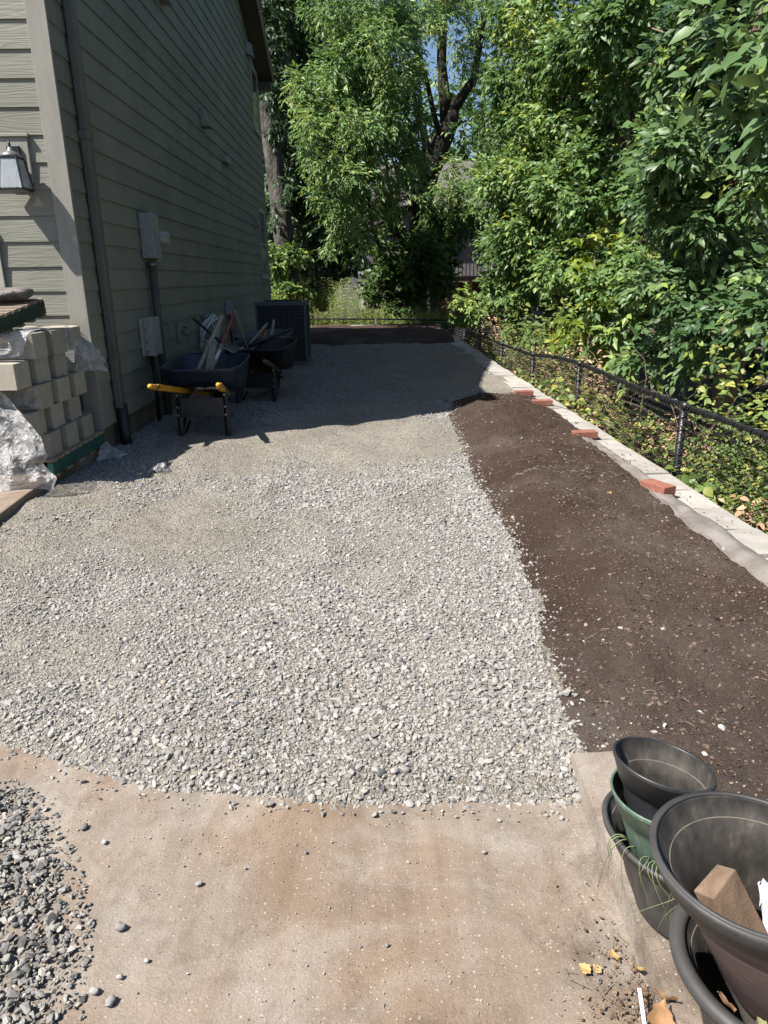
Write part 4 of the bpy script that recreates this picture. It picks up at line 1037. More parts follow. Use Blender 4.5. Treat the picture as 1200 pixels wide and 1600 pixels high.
posts = [.6, 3.2, 5.75, 8.75, 11.25, 13.9, 16.6, 19.3, 21.8, 23.5]
for y in posts:
    b = MB(); b.tube([(FX+.01*math.sin(y*3), y, -.95), (FX, y, rz_(y)-.01)], .032, 12); fb('post', b, smooth=True)
    b = MB(); b.tube([(FX, y-.05, rz_(y)), (FX, y+.05, rz_(y))], .034, 12); fb('rail_cap', b, smooth=True)
# woven wires as real zigzags
def wires():
    V, F = [], []; p = .064; k3 = 3; r = .0032; n0 = 0
    for s in np.arange(1.5, 23.45, p):
        zt = rz_(s)+.012; zs = np.arange(zt, -.80, -p/2); n = len(zs)
        ys = s+np.where(np.arange(n) % 2 == 0, 0, p*1.02); xs = FX-.03+np.where(np.arange(n) % 2 == 0, .004, -.004)
        c = np.stack([xs, ys, zs], -1)
        for a in range(k3):
            V.append(c+np.array([r*math.cos(2.1*a), r*math.sin(2.1*a)*.7, r*math.sin(2.1*a)*.7]))
        i = np.arange(n-1)
        for a in range(k3):
            a2 = (a+1) % k3; F.append(np.stack([n0+a*n+i, n0+a*n+i+1, n0+a2*n+i+1, n0+a2*n+i], -1))
        n0 += k3*n
    return npmesh('chain_link', np.concatenate(V), np.concatenate(F), M['fence'])
o = link('chain_link', wires(), fence, 'stuff'); o.matrix_parent_inverse = fo
b = MB(); t_ = np.arange(1.5, 14, .012)
b.tube([(FX+.0255*math.cos(y*52), y, rz_(y)+.0255*math.sin(y*52)) for y in t_], .0036, 4); fb('tie_wire', b)
for y in posts[1:5]:
    b = MB(); b.tube([(FX+.036*math.cos(z*60), y+.036*math.sin(z*60), z) for z in np.arange(-.7, rz_(y), .012)], .004, 4); fb('tie_wire', b)
ff = thing('chain_link_fence', 'far end of the black chain-link fence behind the far soil bed', 'fence', (0, 23.5, -.3))
b = MB(); b.tube([(x, 0, np.interp(x, [-8, -1.9, .4, FX], [.34, .31, .27, .20])+.3) for x in np.linspace(-8, FX, 20)], .026, 8); b.build('top_rail', M['fence'], ff, smooth=True)
for x in (-5, -2.3, .33):
    b = MB(); b.tube([(x, 0, -.4), (x, 0, .28+.3+.02)], .034, 10); b.build('post', M['fence'], ff, smooth=True)
b = MB()
for s in np.arange(-4, FX, .07):
    zs = np.arange(.55, -.2, -.035); b.tube([(s+(.07 if i % 2 else 0), -.03, z) for i, z in enumerate(zs)], .0026, 3, cap=False)
b.build('chain_link', M['fence'], ff, kind='stuff')

# ---------------------------------------------------------------- pots
def bend(c0, z0, c1, z1, tilt=0.0, dent=None):
    """maps a lathe of height 0..1 between two centres, optional rim tilt"""
    def fn(p, a, i):
        t = p.z; cx = c0[0]+(c1[0]-c0[0])*t; cy = c0[1]+(c1[1]-c0[1])*t; z = z0+(z1-z0)*t
        x, y = p.x, p.y
        if dent: x, y, dz = dent(x, y, t, a); z += dz
        z += -tilt*x*t
        return Vector((cx+x, cy+y, z))
    return fn
def pot(name, label, c0, z0, c1, z1, r0, r1, outer, inner, lip=.012, band=.10, tilt=0, dent=None, group='nursery pots at the end of the curb', k=64, rim_mat=None):
    t = thing(name, label, 'pot', (c0[0], c0[1], z0), 0, group)
    inv = Matrix.Translation((-c0[0], -c0[1], -z0)); fn = bend(c0, z0, c1, z1, tilt, dent)
    rr = lambda s: r0+(r1-r0)*s
    prof = [(0.001, 0), (r0*.9, 0), (r0, .02)] + [(rr(s), s) for s in np.linspace(.06, 1-band-.012, 12)] + [(rr(1-band)+.001, 1-band-.010), (rr(1-band)+lip*.75, 1-band), (r1+lip*.75, .965), (r1+lip, .972), (r1+lip, .995), (r1+lip*.6, 1.0)]
    b = MB(); b.lathe(prof, k, fn); o = b.build('body', M[outer], t, smooth=True); o.matrix_parent_inverse = inv
    prof = [(r1+lip*.6, 1.0), (r1+lip*.1, .997), (r1, .985), (rr(1-band)-.002, 1-band+.01), (rr(1-band)-.010, 1-band-.004), (rr(.6)-.010, .6), (rr(.3)-.010, .3), (r0-.010, .04), (0.001, .03)]
    b = MB(); b.lathe(prof, k, fn); o = b.build('inside', M[inner], t, smooth=True); o.matrix_parent_inverse = inv
    b = MB(); ring = [fn(Vector((r1+lip*.5)*0 or ((r1+lip*.55)*math.cos(a), (r1+lip*.55)*math.sin(a), 1.0)), a, 0) for a in np.linspace(0, 2*math.pi, k+1)]
    ring = [fn(Vector(((r1+lip*.55)*math.cos(a), (r1+lip*.55)*math.sin(a), 1.0)), a, 0) for a in np.linspace(0, 2*math.pi, k+1)]
    b.tube(ring, lip*.5, 8, cap=False); o = b.build('rim', M[rim_mat or outer], t, smooth=True); o.matrix_parent_inverse = inv
    b = MB(); q = rr(1-band)-.0035; b.tube([fn(Vector((q*math.cos(a), q*math.sin(a), 1-band+.004)), a, 0) for a in np.linspace(0, 2*math.pi, k+1)], .0016, 6, cap=False); o = b.build('ledge', M['pale_ledge'], t, smooth=True); o.matrix_parent_inverse = inv
    return t
def dent_big(x, y, t, a):
    q = .010*math.exp(-((a-3.4)/.5)**2)*math.sin(min(1, t*1.2)*3.14)+.006*math.sin(a*3+t*4)*t+.0035*math.sin(a*17+3*math.sin(t*5))*math.sin(t*3.14)
    r = math.hypot(x, y); f = 1-q/max(r, .01); return x*f, y*f, 0
pot('black_pot', 'big dented black nursery pot holding the green pot', (.745, 1.315), .045, (.693, 1.305), .288, .118, .153, 'pot_dusty', 'pot_in', .014, .09, .02, dent_big)
pot('green_pot', 'dusty green nursery pot nested in the dented black pot', (.708, 1.295), .10, (.622, 1.262), .428, .078, .101, 'pot_green', 'pot_in', .006, .16, .05)
def dent_small(x, y, t, a):
    q = .024*math.exp(-((a-4.6)/.55)**2)*math.exp(-((t-.62)/.13)**2)+.012*math.exp(-((a-5.3)/.4)**2)*math.exp(-((t-.5)/.16)**2)
    r = math.hypot(x, y); f = 1-q/max(r, .01); return x*f, y*f, -.12*y*t
pot('black_pot', 'small buckled black pot leaning inside the green pot', (.650, 1.262), .29, (.618, 1.262), .505, .070, .099, 'pot_black', 'pot_in', .007, .24, .20, dent_small)
pot('brown_pot', 'large scuffed brown pot with grey rim holding lumber', (.755, .935), .25, (.625, .921), .58, .108, .152, 'pot_brown', 'pot_in', .008, .135, 0, None, 'large pots at the right corner', 64, 'pot_dusty')
pot('grey_pot', 'wide grey pot with thick rolled rim under the brown pot', (.765, .945), .045, (.715, .93), .33, .125, .156, 'pot_dusty', 'pot_in', .030, .09, 0, None, 'large pots at the right corner')
# thick grey rim band on the brown pot
t = [o for o in bpy.data.objects if o.name.startswith('brown_pot')][0]
fn = bend((.755, .935), .25, (.625, .921), .58)
b = MB(); b.lathe([(.1470, .850), (.1620, .852), (.1660, .972), (.1650, 1.0), (.155, 1.004), (.1525, .99)], 64, fn)
o = b.build('rim_band', M['pot_dusty'], t, smooth=True); o.matrix_parent_inverse = Matrix.Translation((-.755, -.935, -.25))
# lumber block, paper and leaves in the brown pot
lum = MB(); T1, T2, B1, B2 = (Vector(p) for p in ((.634, .98, .50), (.606, .993, .50), (.592, .962, .452), (.564, .982, .452)))
wv = Vector((.085, -.038, -.165))
lum.hexa([T1+wv, T2+wv, B2+wv*.62, B1+wv*.62, T1, T2, B2, B1])
lo = lum.build('lumber_block', M['lumber'], bevel=.002); tag(lo, 'sawn brown lumber block standing in the brown pot', 'lumber block')
b = MB(); U, Vv = np.meshgrid(np.linspace(0, 1, 10), np.linspace(0, 1, 12), indexing='ij')
b.grid(np.stack([.692+.025*U-.03*(1-Vv)*0+.006*fbm(U*3, Vv*3, seed=55), .945+.06*Vv-.02*U, .35+.11*Vv+.02*fbm(U*3, Vv*4, seed=56)], -1))
tag(b.build('paper_scrap', M['paper'], smooth=True), 'crumpled lilac-white paper beside the lumber in the brown pot', 'paper')

def dry_leaf(label, loc, size, m, rot, curl=.35, group='fallen leaves near the pots'):
    b = MB(); U, W_ = np.meshgrid(np.linspace(0, 1, 9), np.linspace(-1, 1, 5), indexing='ij')
    wdt = .42*np.sin(np.pi*U**.8)*(1+.18*np.sin(U*19)); P = np.stack([U-.5, W_*wdt, curl*((U-.5)**2*1.2+.5*np.abs(W_)**1.5*wdt)+.05*np.sin(U*9+W_*2)], -1)*size
    b.grid(P); o = b.build('dry_leaf', M[m], smooth=True); o.location = loc; o.rotation_euler = rot
    return tag(o, label, 'leaf', group)
dry_leaf('yellow leaf lying left of the pots, larger of the two', (.475, 1.215, -.018), .034, 'leaf_yellow', (.1, .1, .7))
dry_leaf('small yellow leaf beside the larger yellow leaf', (.502, 1.215, -.02), .024, 'leaf_yellow', (.1, -.2, 2.1))
dry_leaf('orange-yellow leaf near the foot of the black pot', (.55, 1.245, -.015), .030, 'leaf_yellow', (.3, .1, 1.5))
dry_leaf('tan leaf leaning on the foot of the black pot', (.59, 1.20, -.005), .040, 'leaf_yellow', (.7, .1, 2.4))
dry_leaf('large curled brown leaf beside the grey pot', (.575, 1.045, .045), .075, 'leaf_brown', (.4, -.3, 1.2), .6)
dry_leaf('brown folded leaf behind the large curled one', (.60, 1.09, .045), .055, 'leaf_brown', (.9, .2, 2.3), .8)
dry_leaf('brown leaf lowest by the curb at the bottom edge', (.56, 1.0, .04), .055, 'leaf_brown', (.2, .5, .2), .6)
dry_leaf('pale green-yellow leaf wedged between the two large pots', (.615, .815, .335), .045, 'leaf_pale', (1.0, .3, .4))
dry_leaf('yellow-orange leaf wedged between the two large pots', (.632, .80, .335), .038, 'leaf_yellow', (.8, .1, 1.4))
dry_leaf('curled olive leaf nearest the camera in the grey pot', (.655, .782, .34), .05, 'leaf_pale', (1.1, -.2, .9))
dry_leaf('orange leaf deep in the gap between the large pots', (.588, .875, .32), .04, 'leaf_brown', (1.2, .1, 1.9))
dry_leaf('small orange leaf lying in the middle of the gravel', (-.345, 2.52, .02), .035, 'leaf_brown', (.1, .2, .4), .4, 'fallen leaves on the yard')
dry_leaf('yellowish leaf lying on the soil left of the nearest red brick', (1.62, 4.55, float(soil_h(np.array(1.62), np.array(4.55)))+.01), .045, 'leaf_yellow', (.1, .1, 1.1), .4, 'fallen leaves on the yard')
b = MB()
for i in range(700):
    x = .60-abs(rng.normal(0, .075)); y = 1.0+abs(rng.normal(0, .16)); x = x+(1.1-y)*.05; 
    z = -.022 if x < .60+.027*(y-1) else .042
    s = rng.choice([rng.uniform(.0012, .004), rng.uniform(.004, .009)], p=[.85, .15]); a = rng.uniform(0, 6.28); v = [(x+s*math.cos(a+q)*(1 if q % 2 < 1 else .5), y+s*math.sin(a+q)*.7, z+rng.uniform(0, .008)) for q in (0, 1.4, 3.1, 4.6)]
    b.add(v, [(0, 1, 2, 3)])
for i in range(22):
    x = rng.uniform(.42, .62); y = rng.uniform(.95, 1.3); a = rng.uniform(0, 6.28); l = rng.uniform(.02, .06)
    b.tube([(x, y, -.02), (x+l*math.cos(a), y+l*math.sin(a), -.014)], .0009, 4)
b.build('leaf_crumbs', M['leaf_crumb'], kind='stuff')
b = MB(); b.box((-.004, -.075, 0), (.004, .075, .004)); o = b.build('plastic_stake', M['label_white']); o.location = (.553, 1.06, .0); o.rotation_euler = (.35, 0, -.15)
tag(o, 'thin white plastic plant stake by the curled brown leaf', 'plant stake')
# withered grass over the black pot's rim
b = MB()
for i in range(20):
    a0 = R(rng.choice([rng.normal(205, 9), rng.normal(232, 14), rng.normal(262, 8)])); r_ = .166; c = Vector((.693, 1.305, .288)); p = c+Vector((r_*math.cos(a0), r_*math.sin(a0), .012))
    out = Vector((math.cos(a0), math.sin(a0), 0)); ln = rng.uniform(.03, .16); sd = Vector((-out.y, out.x, 0))*rng.normal(0, .55)
    pts = [p-out*.03+sd*.02+Vector((0, 0, .0)), p-out*.01+Vector((0, 0, .014)), p+out*.010+Vector((0, 0, .010)), p+out*.016+sd*ln*.3-Vector((0, 0, ln*.25)), p+out*.006+sd*ln*.75-Vector((0, 0, ln*.6)), p+out*.008+sd*ln*.9-Vector((0, 0, ln))]
    sm = []
    for q in range(len(pts)-1): sm += [pts[q], pts[q].lerp(pts[q+1], .5)]
    sm = [sm[0]]+[(sm[q-1]+sm[q]*2+sm[q+1])/4 for q in range(1, len(sm)-1)]+[pts[-1]]
    b.tube(sm, [.0011*(1-.7*q/(len(sm)-1)) for q in range(len(sm))], 4, squash=2.0)
tag(b.build('withered_grass', M['weed_dry'], smooth=True), 'withered grass blades draped over the black pot rim', 'grass')

# ---------------------------------------------------------------- vegetation
def orth(N_, D):
    N_ = N_-(N_*D).sum(1, keepdims=True)*D; return N_/np.maximum(np.linalg.norm(N_, axis=1, keepdims=True), 1e-6)
def unit(a): return a/np.maximum(np.linalg.norm(a, axis=1, keepdims=True), 1e-6)
def leaf_mesh(name, P, D, N_, L_, W_, tone_, m, detailed=False):
    D = unit(D); N_ = orth(N_, D); Sd = np.cross(D, N_); L_ = L_[:, None]; W_ = W_[:, None]
    n = len(P)
    if not detailed:
        tip = P+D*L_-N_*L_*.10; mid = P+D*L_*.42
        V = np.stack([P, mid+Sd*W_*.5+N_*W_*.16, tip, mid-Sd*W_*.5+N_*W_*.16], 1).reshape(-1, 3)
        base = (np.arange(n)*4)[:, None]
        F = np.concatenate([base+np.array([[0, 1, 2]]), base+np.array([[0, 2, 3]])]); k = 4
    else:
        m1 = P+D*L_*.33+N_*L_*.015; m2 = P+D*L_*.68-N_*L_*.04; tip = P+D*L_-N_*L_*.16
        V = np.stack([P, m1+Sd*W_*.48+N_*W_*.10, m2+Sd*W_*.36+N_*W_*.06, tip, m2-Sd*W_*.36+N_*W_*.06, m1-Sd*W_*.48+N_*W_*.10, m1, m2], 1).reshape(-1, 3)
        base = (np.arange(n)*8)[:, None]
        F = np.concatenate([base+np.array([q]) for q in ([0, 1, 6], [1, 2, 7], [1, 7, 6], [2, 3, 7], [7, 3, 4], [6, 7, 4], [6, 4, 5], [0, 6, 5])]); k = 8
    return npmesh(name, V, F, m, {'tone': np.repeat(tone_, k)})
def crown_leaves(blobs, per_m3, Ll, Lw, nleaf, twig, droop=.3, seed=0, lift=1.0, tone_mu=.5, edge=.45):
    r = np.random.default_rng(seed); out = []
    for (cx, cy, cz, rx, ry, rz) in blobs:
        n = max(12, int(per_m3*rx*ry*rz*4.19*.8))
        nk = max(7, int(13*(rx*ry*rz)**.4)); kc = unit(r.normal(size=(nk, 3)))*r.uniform(.45, .95, (nk, 1)); ks = r.uniform(.15, .29, nk)
        pick = r.integers(0, nk, n); du = unit(r.normal(size=(n, 3)))
        off = kc[pick]+du*(r.uniform(.25, 1, (n, 1))**(1/3))*ks[pick][:, None]
        p = np.array([cx, cy, cz])+off*np.array([rx, ry, rz]); u = unit(kc[pick]*.5+du*.7)
        g = fbm(p[:, 0]*1.6, p[:, 1]*1.6, p[:, 2]*1.9, seed=seed+9); n_ = n; k = np.ones(n, bool)
        td = unit(u*.8+r.normal(0, .5, (n_, 3))+np.array([0, 0, .1-droop]))
        tn = np.clip(tone_mu+.35*g[k][:n]+r.normal(0, .15, n_), 0, 1)
        tn = np.where(r.uniform(0, 1, n_) < .03, 1.0, tn)
        for j in range(nleaf):
            f = (j+.5)/nleaf; s = 1 if j % 2 else -1
            side = unit(np.cross(td, np.array([0, 0, 1.0]))+r.normal(0, .12, (n_, 3)))
            P = p+td*(twig*f)*r.uniform(.7, 1.3, (n_, 1))+np.array([0, 0, -droop*.25*twig*f*f])
            D = td*(.45+.5*f)+side*s*(1-.55*f)+r.normal(0, .22, (n_, 3))+np.array([0, 0, -droop*.8])
            Nn = np.array([-.50, -.35, lift*.8])+r.normal(0, .42, (n_, 3))
            ls = Ll*np.clip(r.normal(1, .32, n_), .4, 1.75)
            out.append((P, D, Nn, ls, ls*Lw*np.clip(r.normal(1, .15, n_), .6, 1.4), np.clip(tn+r.normal(0, .13, n_), 0, 1)))
    return [np.concatenate(c) for c in zip(*out)]
def limb(b, a, c, r0, r1, seed=0, k=7, n=7, wob=.06):
    a, c = Vector(a), Vector(c); L_ = (c-a).length; pts = []
    for i in range(n):
        t = i/(n-1); p = a.lerp(c, t)+Vector((vnoise(t*3, seed, seed=1), vnoise(t*3, seed, seed=2), vnoise(t*3, seed, seed=3)+0.0))*wob*L_*math.sin(t*math.pi)
        p.z += .10*L_*math.sin(t*math.pi); pts.append(p)
    b.tube(pts, [r0+(r1-r0)*i/(n-1) for i in range(n)], k)
def tree(name, label, cat, trunk, blobs, leaf, per, Ll, Lw, nleaf=9, twig=.35, seed=0, bark='bark', group='trees beyond the fence', detailed=False, droop=.3, tone_mu=.5, nlimb=None, single=0, lift=1.0, edge=.45, r_limb=.05):
    base = trunk[0][0] if trunk else (blobs[0][0], blobs[0][1], -.5)
    t = thing(name, label, cat, base, 0, group); inv = Matrix.Translation([-c for c in base])
    if trunk:
        b = MB(); pts = [p for p, r_ in trunk]; rad = [r_ for p, r_ in trunk]
        P2, R2 = [], []
        for i in range(len(pts)-1):
            for q in np.linspace(0, 1, 5)[:-1]:
                P2.append(Vector(pts[i]).lerp(Vector(pts[i+1]), q)+Vector((vnoise(i+q, seed, seed=5), vnoise(i+q, seed, seed=6), 0))*rad[i]*.35); R2.append((rad[i]+(rad[i+1]-rad[i])*q)*(1+.12*vnoise((i+q)*2.3, seed, seed=8)))
        P2.append(Vector(pts[-1])); R2.append(rad[-1]); b.tube(P2, R2, 14); o = b.build('trunk', M[bark], t, smooth=True); o.matrix_parent_inverse = inv
        for i, bl in enumerate(blobs[:nlimb]):
            zt = bl[2]-.4*bl[5]; best = min(P2[1:], key=lambda p: abs(p.z-(zt-.6*math.hypot(p.x-bl[0], p.y-bl[1]))))
            b = MB(); c = Vector(bl[:3]); limb(b, best, c, min(r_limb, R2[len(R2)//2]*.6), .012, i+seed)
            for q in range(4):
                e = c+Vector((rng.uniform(-1, 1)*bl[3], rng.uniform(-1, 1)*bl[4], rng.uniform(-.3, 1)*bl[5]))*.8; limb(b, Vector(best).lerp(c, .6+.1*q), e, r_limb*.35, .006, i*5+q, 5, 5)
            o = b.build('limb', M[bark], t, smooth=True); o.matrix_parent_inverse = inv
    P, D, N_, L_, W_, tn = crown_leaves(blobs, per, Ll, Lw, nleaf, twig, droop, seed, lift, tone_mu, edge)
    if single:
        V = P-CAM; dep = V@np.array(fw); uu = (V@np.array(r2))/dep; vv = (V@np.array(u2))/dep
        vis = (np.abs(uu) < .54) & (np.abs(vv) < .72); sc_ = np.where(vis, L_/dep, 0); idx = np.argsort(-sc_)[:single]
        Du = unit(D[idx]); Nu = orth(N_[idx], Du); Su = np.cross(Du, Nu)
        meshes = []
        for q in range(5):
            e = np.array([[0., 0, 0]]); meshes.append(leaf_mesh('leaf', e, np.array([[0., 1, 0]]), np.array([[0., 0, 1]]), np.array([1.0]), np.array([Lw*1.05]), np.array([.25+.13*q]), leaf, True))
        for j, i in enumerate(idx):
            o = link('leaf', meshes[min(4, int(tn[i]*5))], t)
            A = np.eye(4); A[:3, 0] = Su[j]*L_[i]; A[:3, 1] = Du[j]*L_[i]; A[:3, 2] = Nu[j]*L_[i]; A[:3, 3] = P[i]-np.array(base)
            o.matrix_local = Matrix(A.tolist())
        keep = np.ones(len(P), bool); keep[idx] = False; P, D, N_, L_, W_, tn = (a[keep] for a in (P, D, N_, L_, W_, tn))
    o = link('crown', leaf_mesh('crown', P, D, N_, L_, W_, tn, leaf, detailed), t, 'stuff'); o.matrix_parent_inverse = inv
    return t, len(P)
def deep(bl, k=1.0, back=0.0): return [(x, y+back, z, rx, max(rx, rz)*k, rz) for x, y, z, rx, rz in bl]
BL = {
 'ash':[(-0.07, 22, 6.86, 1.3, 1.56), (-0.78, 21, 4.98, 1.02, 1.19), (0.61, 22, 5.46, 1.24, 1.59), (-0.47, 21, 3.89, 0.95, 1.04), (0.45, 22.5, 3.88, .95, 0.85), (1.0, 22.5, 7.1, .85, 1.25), (-0.03, 22, 8.19, 1.42, 1.02), (-1.13, 22, 6.25, 0.79, 1.05), (1.2, 23, 8.7, .95, .9), (-0.45, 22, 2.57, 0.83, 0.65), (2.1, 25, 8.6, .55, .5), (1.75, 25.5, 6.6, .35, .4), (2.9, 25.5, 8.9, .4, .35), (2.2, 25.8, 4.2, .5, .35), (2.9, 26.2, 4.9, .6, .45), (1.45, 26, 5.2, .45, .4), (3.3, 26.4, 6.1, .5, .4), (3.0, 26, 4.3, .8, .45), (2.3, 26, 9.6, .9, .5), (3.6, 26.3, 8.2, .45, .5), (1.7, 26, 8.0, .4, .5), (2.75, 26.2, 7.6, .35, .4), (3.2, 26.2, 9.6, .55, .6), (2.0, 26, 10.2, .9, .5), (1.5, 26, 4.4, .6, .5), (2.6, 26.1, 3.6, .7, .4), (4.0, 26.4, 5.4, .6, .6)],
 'ashback':[(4.1, 28.2, 9.3, .9, 1.2), (4.9, 28, 7.2, .9, 1.3), (3.9, 28, 11.0, 1.9, .8), (1.4, 28.8, 5.6, .8, .7), (3.9, 28.5, 4.7, 1.0, 0.7)],
 'dark':[(-2.57, 27, 9.01, 0.94, 1.68), (-1.86, 28, 10.21, 1.29, 1.29), (-2.89, 26.5, 6.86, 0.8, 1.27), (-2.11, 28.5, 8.26, 1.12, 1.57), (-2.62, 27.5, 5.27, 0.94, 1.35), (-1.81, 28, 4.07, 0.93, 1.39), (-3.08, 27, 3.99, 0.67, 1.12), (-0.96, 29, 9.55, 1.35, 1.58), (-2.13, 28, 2.1, 0.95, 1.07), (-2.75, 24.3, 7.6, .55, 1.1), (-2.6, 24.3, 9.8, .7, 1.0), (-2.5, 24.2, 5.9, .38, .6), (-2.45, 24.2, 4.4, .30, .5), (-2.75, 24.2, 3.6, .22, .4), (-1.1, 29, 2.4, .9, 1.4), (-.9, 30, 6.5, 1.2, 1.6)],
 'leftshrub':[(-2.67, 24.2, 1.84, 0.62, 0.72), (-2.51, 24.2, 1.05, 0.62, 0.52), (-2.18, 24.6, 2.23, 0.37, 0.42)],
 'maple':[(1.48, 24.8, 2.19, 1.47, 1.05), (0.61, 24.4, 1.3, 0.93, 0.62), (2.0, 25, 1.9, .95, 1.0), (1.03, 24.6, 0.79, 0.95, 0.46), (3.3, 26, 3.25, 1.2, .6)],
 'd1':[(2.85, 14, 5.37, 0.66, 0.87), (2.95, 15, 4.3, 0.62, 0.75), (2.97, 13, 4.28, 0.73, 0.94), (2.92, 14, 3.27, 0.92, 0.81), (2.95, 16, 2.9, 0.6, 0.6), (3.22, 12.5, 3.17, 0.72, 0.82), (3.19, 12.5, 5.03, 0.78, 0.88), (2.85, 15, 1.95, 0.7, 0.57), (3.07, 13.2, 2.36, 0.89, 0.67), (2.9, 14, 6.3, .8, 0.6)],
 'd2':[(3.17, 10.2, 4.31, 0.72, 0.8), (3.17, 10.5, 2.5, 0.7, 0.7), (3.32, 9.3, 1.57, 0.64, 0.52), (3.02, 11.2, 1.69, 0.58, 0.48), (3.33, 11, 3.53, 0.45, 0.53), (3.58, 9.2, 2.86, 0.38, 0.6), (3.05, 11.4, 4.09, 0.54, 0.73)],
 'e':[(3.03, 7, 3.28, 0.61, 0.61), (3.19, 6.6, 2.32, 0.55, 0.6), (3.24, 7.1, 1.55, 0.55, 0.49), (3.33, 6.2, 1.12, 0.38, 0.55), (3.18, 7.6, 2.27, 0.38, 0.57), (3.44, 7.2, 0.88, 0.45, 0.29), (3.04, 6.2, 3.03, 0.39, 0.59)],
 'over':[(2.2, 4.6, 2.79, 0.25, 0.25), (2.40, 4.7, 2.43, 0.17, 0.3)],
 'yg':[(2.95, 9.6, 1.78, 0.34, 0.34), (2.95, 9.8, 0.94, 0.30, 0.47), (3.0, 9.4, 1.35, 0.28, 0.2)],
 'f1':[(3.0, 15.5, 1.21, 0.7, 0.51), (3.12, 14, 1.52, 0.66, 0.48)],
 'f2':[(3.0, 19, 0.92, 0.64, 0.43), (2.98, 21.5, 0.67, 0.55, 0.37)],
 'f3':[(3.02, 12, 0.82, 0.42, 0.36), (3.0, 14, 0.65, 0.42, 0.29)],
 'f4':[(3.22, 9.2, 1.0, 0.44, 0.36), (3.2, 8.2, 0.63, 0.37, 0.33)],
 'f5':[(3.1, 10.3, 0.51, 0.37, 0.24)],
}
cnt = 0
A_TR = [((1.724, 27, -.4), .62), ((1.80, 27, .6), .50), ((1.952, 27, 3.3), .40), ((2.30, 27, 4.5), .36), ((2.567, 27, 5.35), .34), ((2.9, 27, 6.5), .29), ((3.0, 27, 6.95), .26)]
t, n_ = tree('mossy_tree', 'big leaning tree with dark mossy forked trunk beyond the far soil', 'tree', A_TR, deep(BL['ash'], 1.1), LEAF['ash'], 96, .135, .30, 9, .36, 11, 'moss_bark', droop=.45, tone_mu=.6, nlimb=9, r_limb=.11); cnt += n_
b = MB(); b.tube([(2.9, 27, 6.5), (2.78, 27, 7.4), (2.68, 27, 8.3), (2.72, 27, 10.0), (2.8, 27.2, 12.4)], [.25, .19, .16, .14, .08], 12)
b.tube([(2.95, 27, 6.75), (3.4, 27, 7.3), (3.77, 27, 7.8), (4.1, 27.2, 9.6), (4.3, 27.3, 11.5)], [.23, .17, .13, .09, .04], 12)
b.tube([(2.2, 27, 4.9), (1.75, 26.6, 5.6), (1.2, 26, 6.05), (.8, 25, 6.2), (.3, 24, 6.0)], [.20, .17, .14, .11, .05], 10)
b.tube([(2.1, 27, 3.9), (1.2, 26, 3.7), (.4, 25, 3.9), (-.3, 24, 3.2), (-.9, 23.4, 3.0)], [.13, .10, .08, .06, .03], 8)
b.tube([(2.5, 26.8, 5.3), (2.15, 26.6, 5.9), (1.95, 26.5, 7.0), (1.8, 26.4, 8.4)], [.12, .09, .07, .04], 8)
o = b.build('fork', M['moss_bark'], t, smooth=True); o.matrix_parent_inverse = Matrix.Translation((-1.724, -27, .4))
P_ = crown_leaves(deep(BL['ashback'], 1.1), 44, .18, .30, 9, .36, .45, 12, 1.0, .5)
o = link('crown', leaf_mesh('crown', *P_, LEAF['ash']), t, 'stuff'); o.matrix_parent_inverse = Matrix.Translation((-1.724, -27, .4)); cnt += len(P_[0])
B_TR = [((-2.42, 25, -.4), .42), ((-2.5, 25, .8), .34), ((-2.717, 25, 2.64), .31), ((-2.854, 25, 5.48), .27), ((-2.93, 25, 7.43), .24), ((-3.0, 25, 10.5), .16)]
t, n_ = tree('evergreen_tree', 'pale-barked leaning tree with dark dense foliage by the house end', 'tree', B_TR, deep(BL['dark'], 1.1), LEAF['dark'], 60, .17, .42, 10, .35, 13, 'pale_bark', droop=.5, tone_mu=.4, nlimb=5); cnt += n_
t, n_ = tree('leafy_shrub', 'sunlit leafy shrub in front of the pale-barked trunk', 'shrub', None, deep(BL['leftshrub']), LEAF['broad'], 210, .13, .5, 8, .28, 14, group='shrubs along the far fence', tone_mu=.6); cnt += n_
t, n_ = tree('maple_shrub', 'spreading dark green bushy maple below the mossy trunk', 'shrub', [((1.5, 25, -.4), .10), ((1.5, 25, .8), .08), ((1.6, 25, 2.0), .05)], deep(BL['maple']), LEAF['maple'], 110, .15, .55, 8, .3, 15, group='shrubs along the far fence', tone_mu=.55); cnt += n_
D1_TR = [((3.9, 14.5, -.6), .17), ((3.8, 14.4, 1.2), .14), ((3.5, 14.3, 3.2), .11), ((3.2, 14.2, 5.2), .07), ((3.1, 14.2, 6.8), .03)]
t, n_ = tree('alder_tree', 'tall leafy tree beyond the fence, left one of the right-hand trees', 'tree', D1_TR, deep(BL['d1'], 1.25), LEAF['broad'], 330, .086, .50, 8, .30, 16, droop=.35, tone_mu=.5); cnt += n_
D2_TR = [((4.0, 10.6, -.6), .10), ((3.9, 10.5, 1.2), .08), ((3.6, 10.5, 3.0), .06), ((3.4, 10.5, 5.0), .03)]
t, n_ = tree('dogwood_tree', 'slim leafy tree behind the lime-green bush, with sky showing through', 'tree', D2_TR, deep(BL['d2'], 1.25), LEAF['broad'], 430, .084, .52, 8, .28, 17, droop=.3, tone_mu=.5, detailed=True); cnt += n_
E_TR = [((4.05, 7.75, -.6), .13), ((4.0, 7.8, .0), .12), ((3.98, 7.85, .33), .11), ((3.9, 7.7, 1.2), .06), ((3.6, 7.3, 2.4), .045), ((3.4, 7.0, 3.6), .02)]
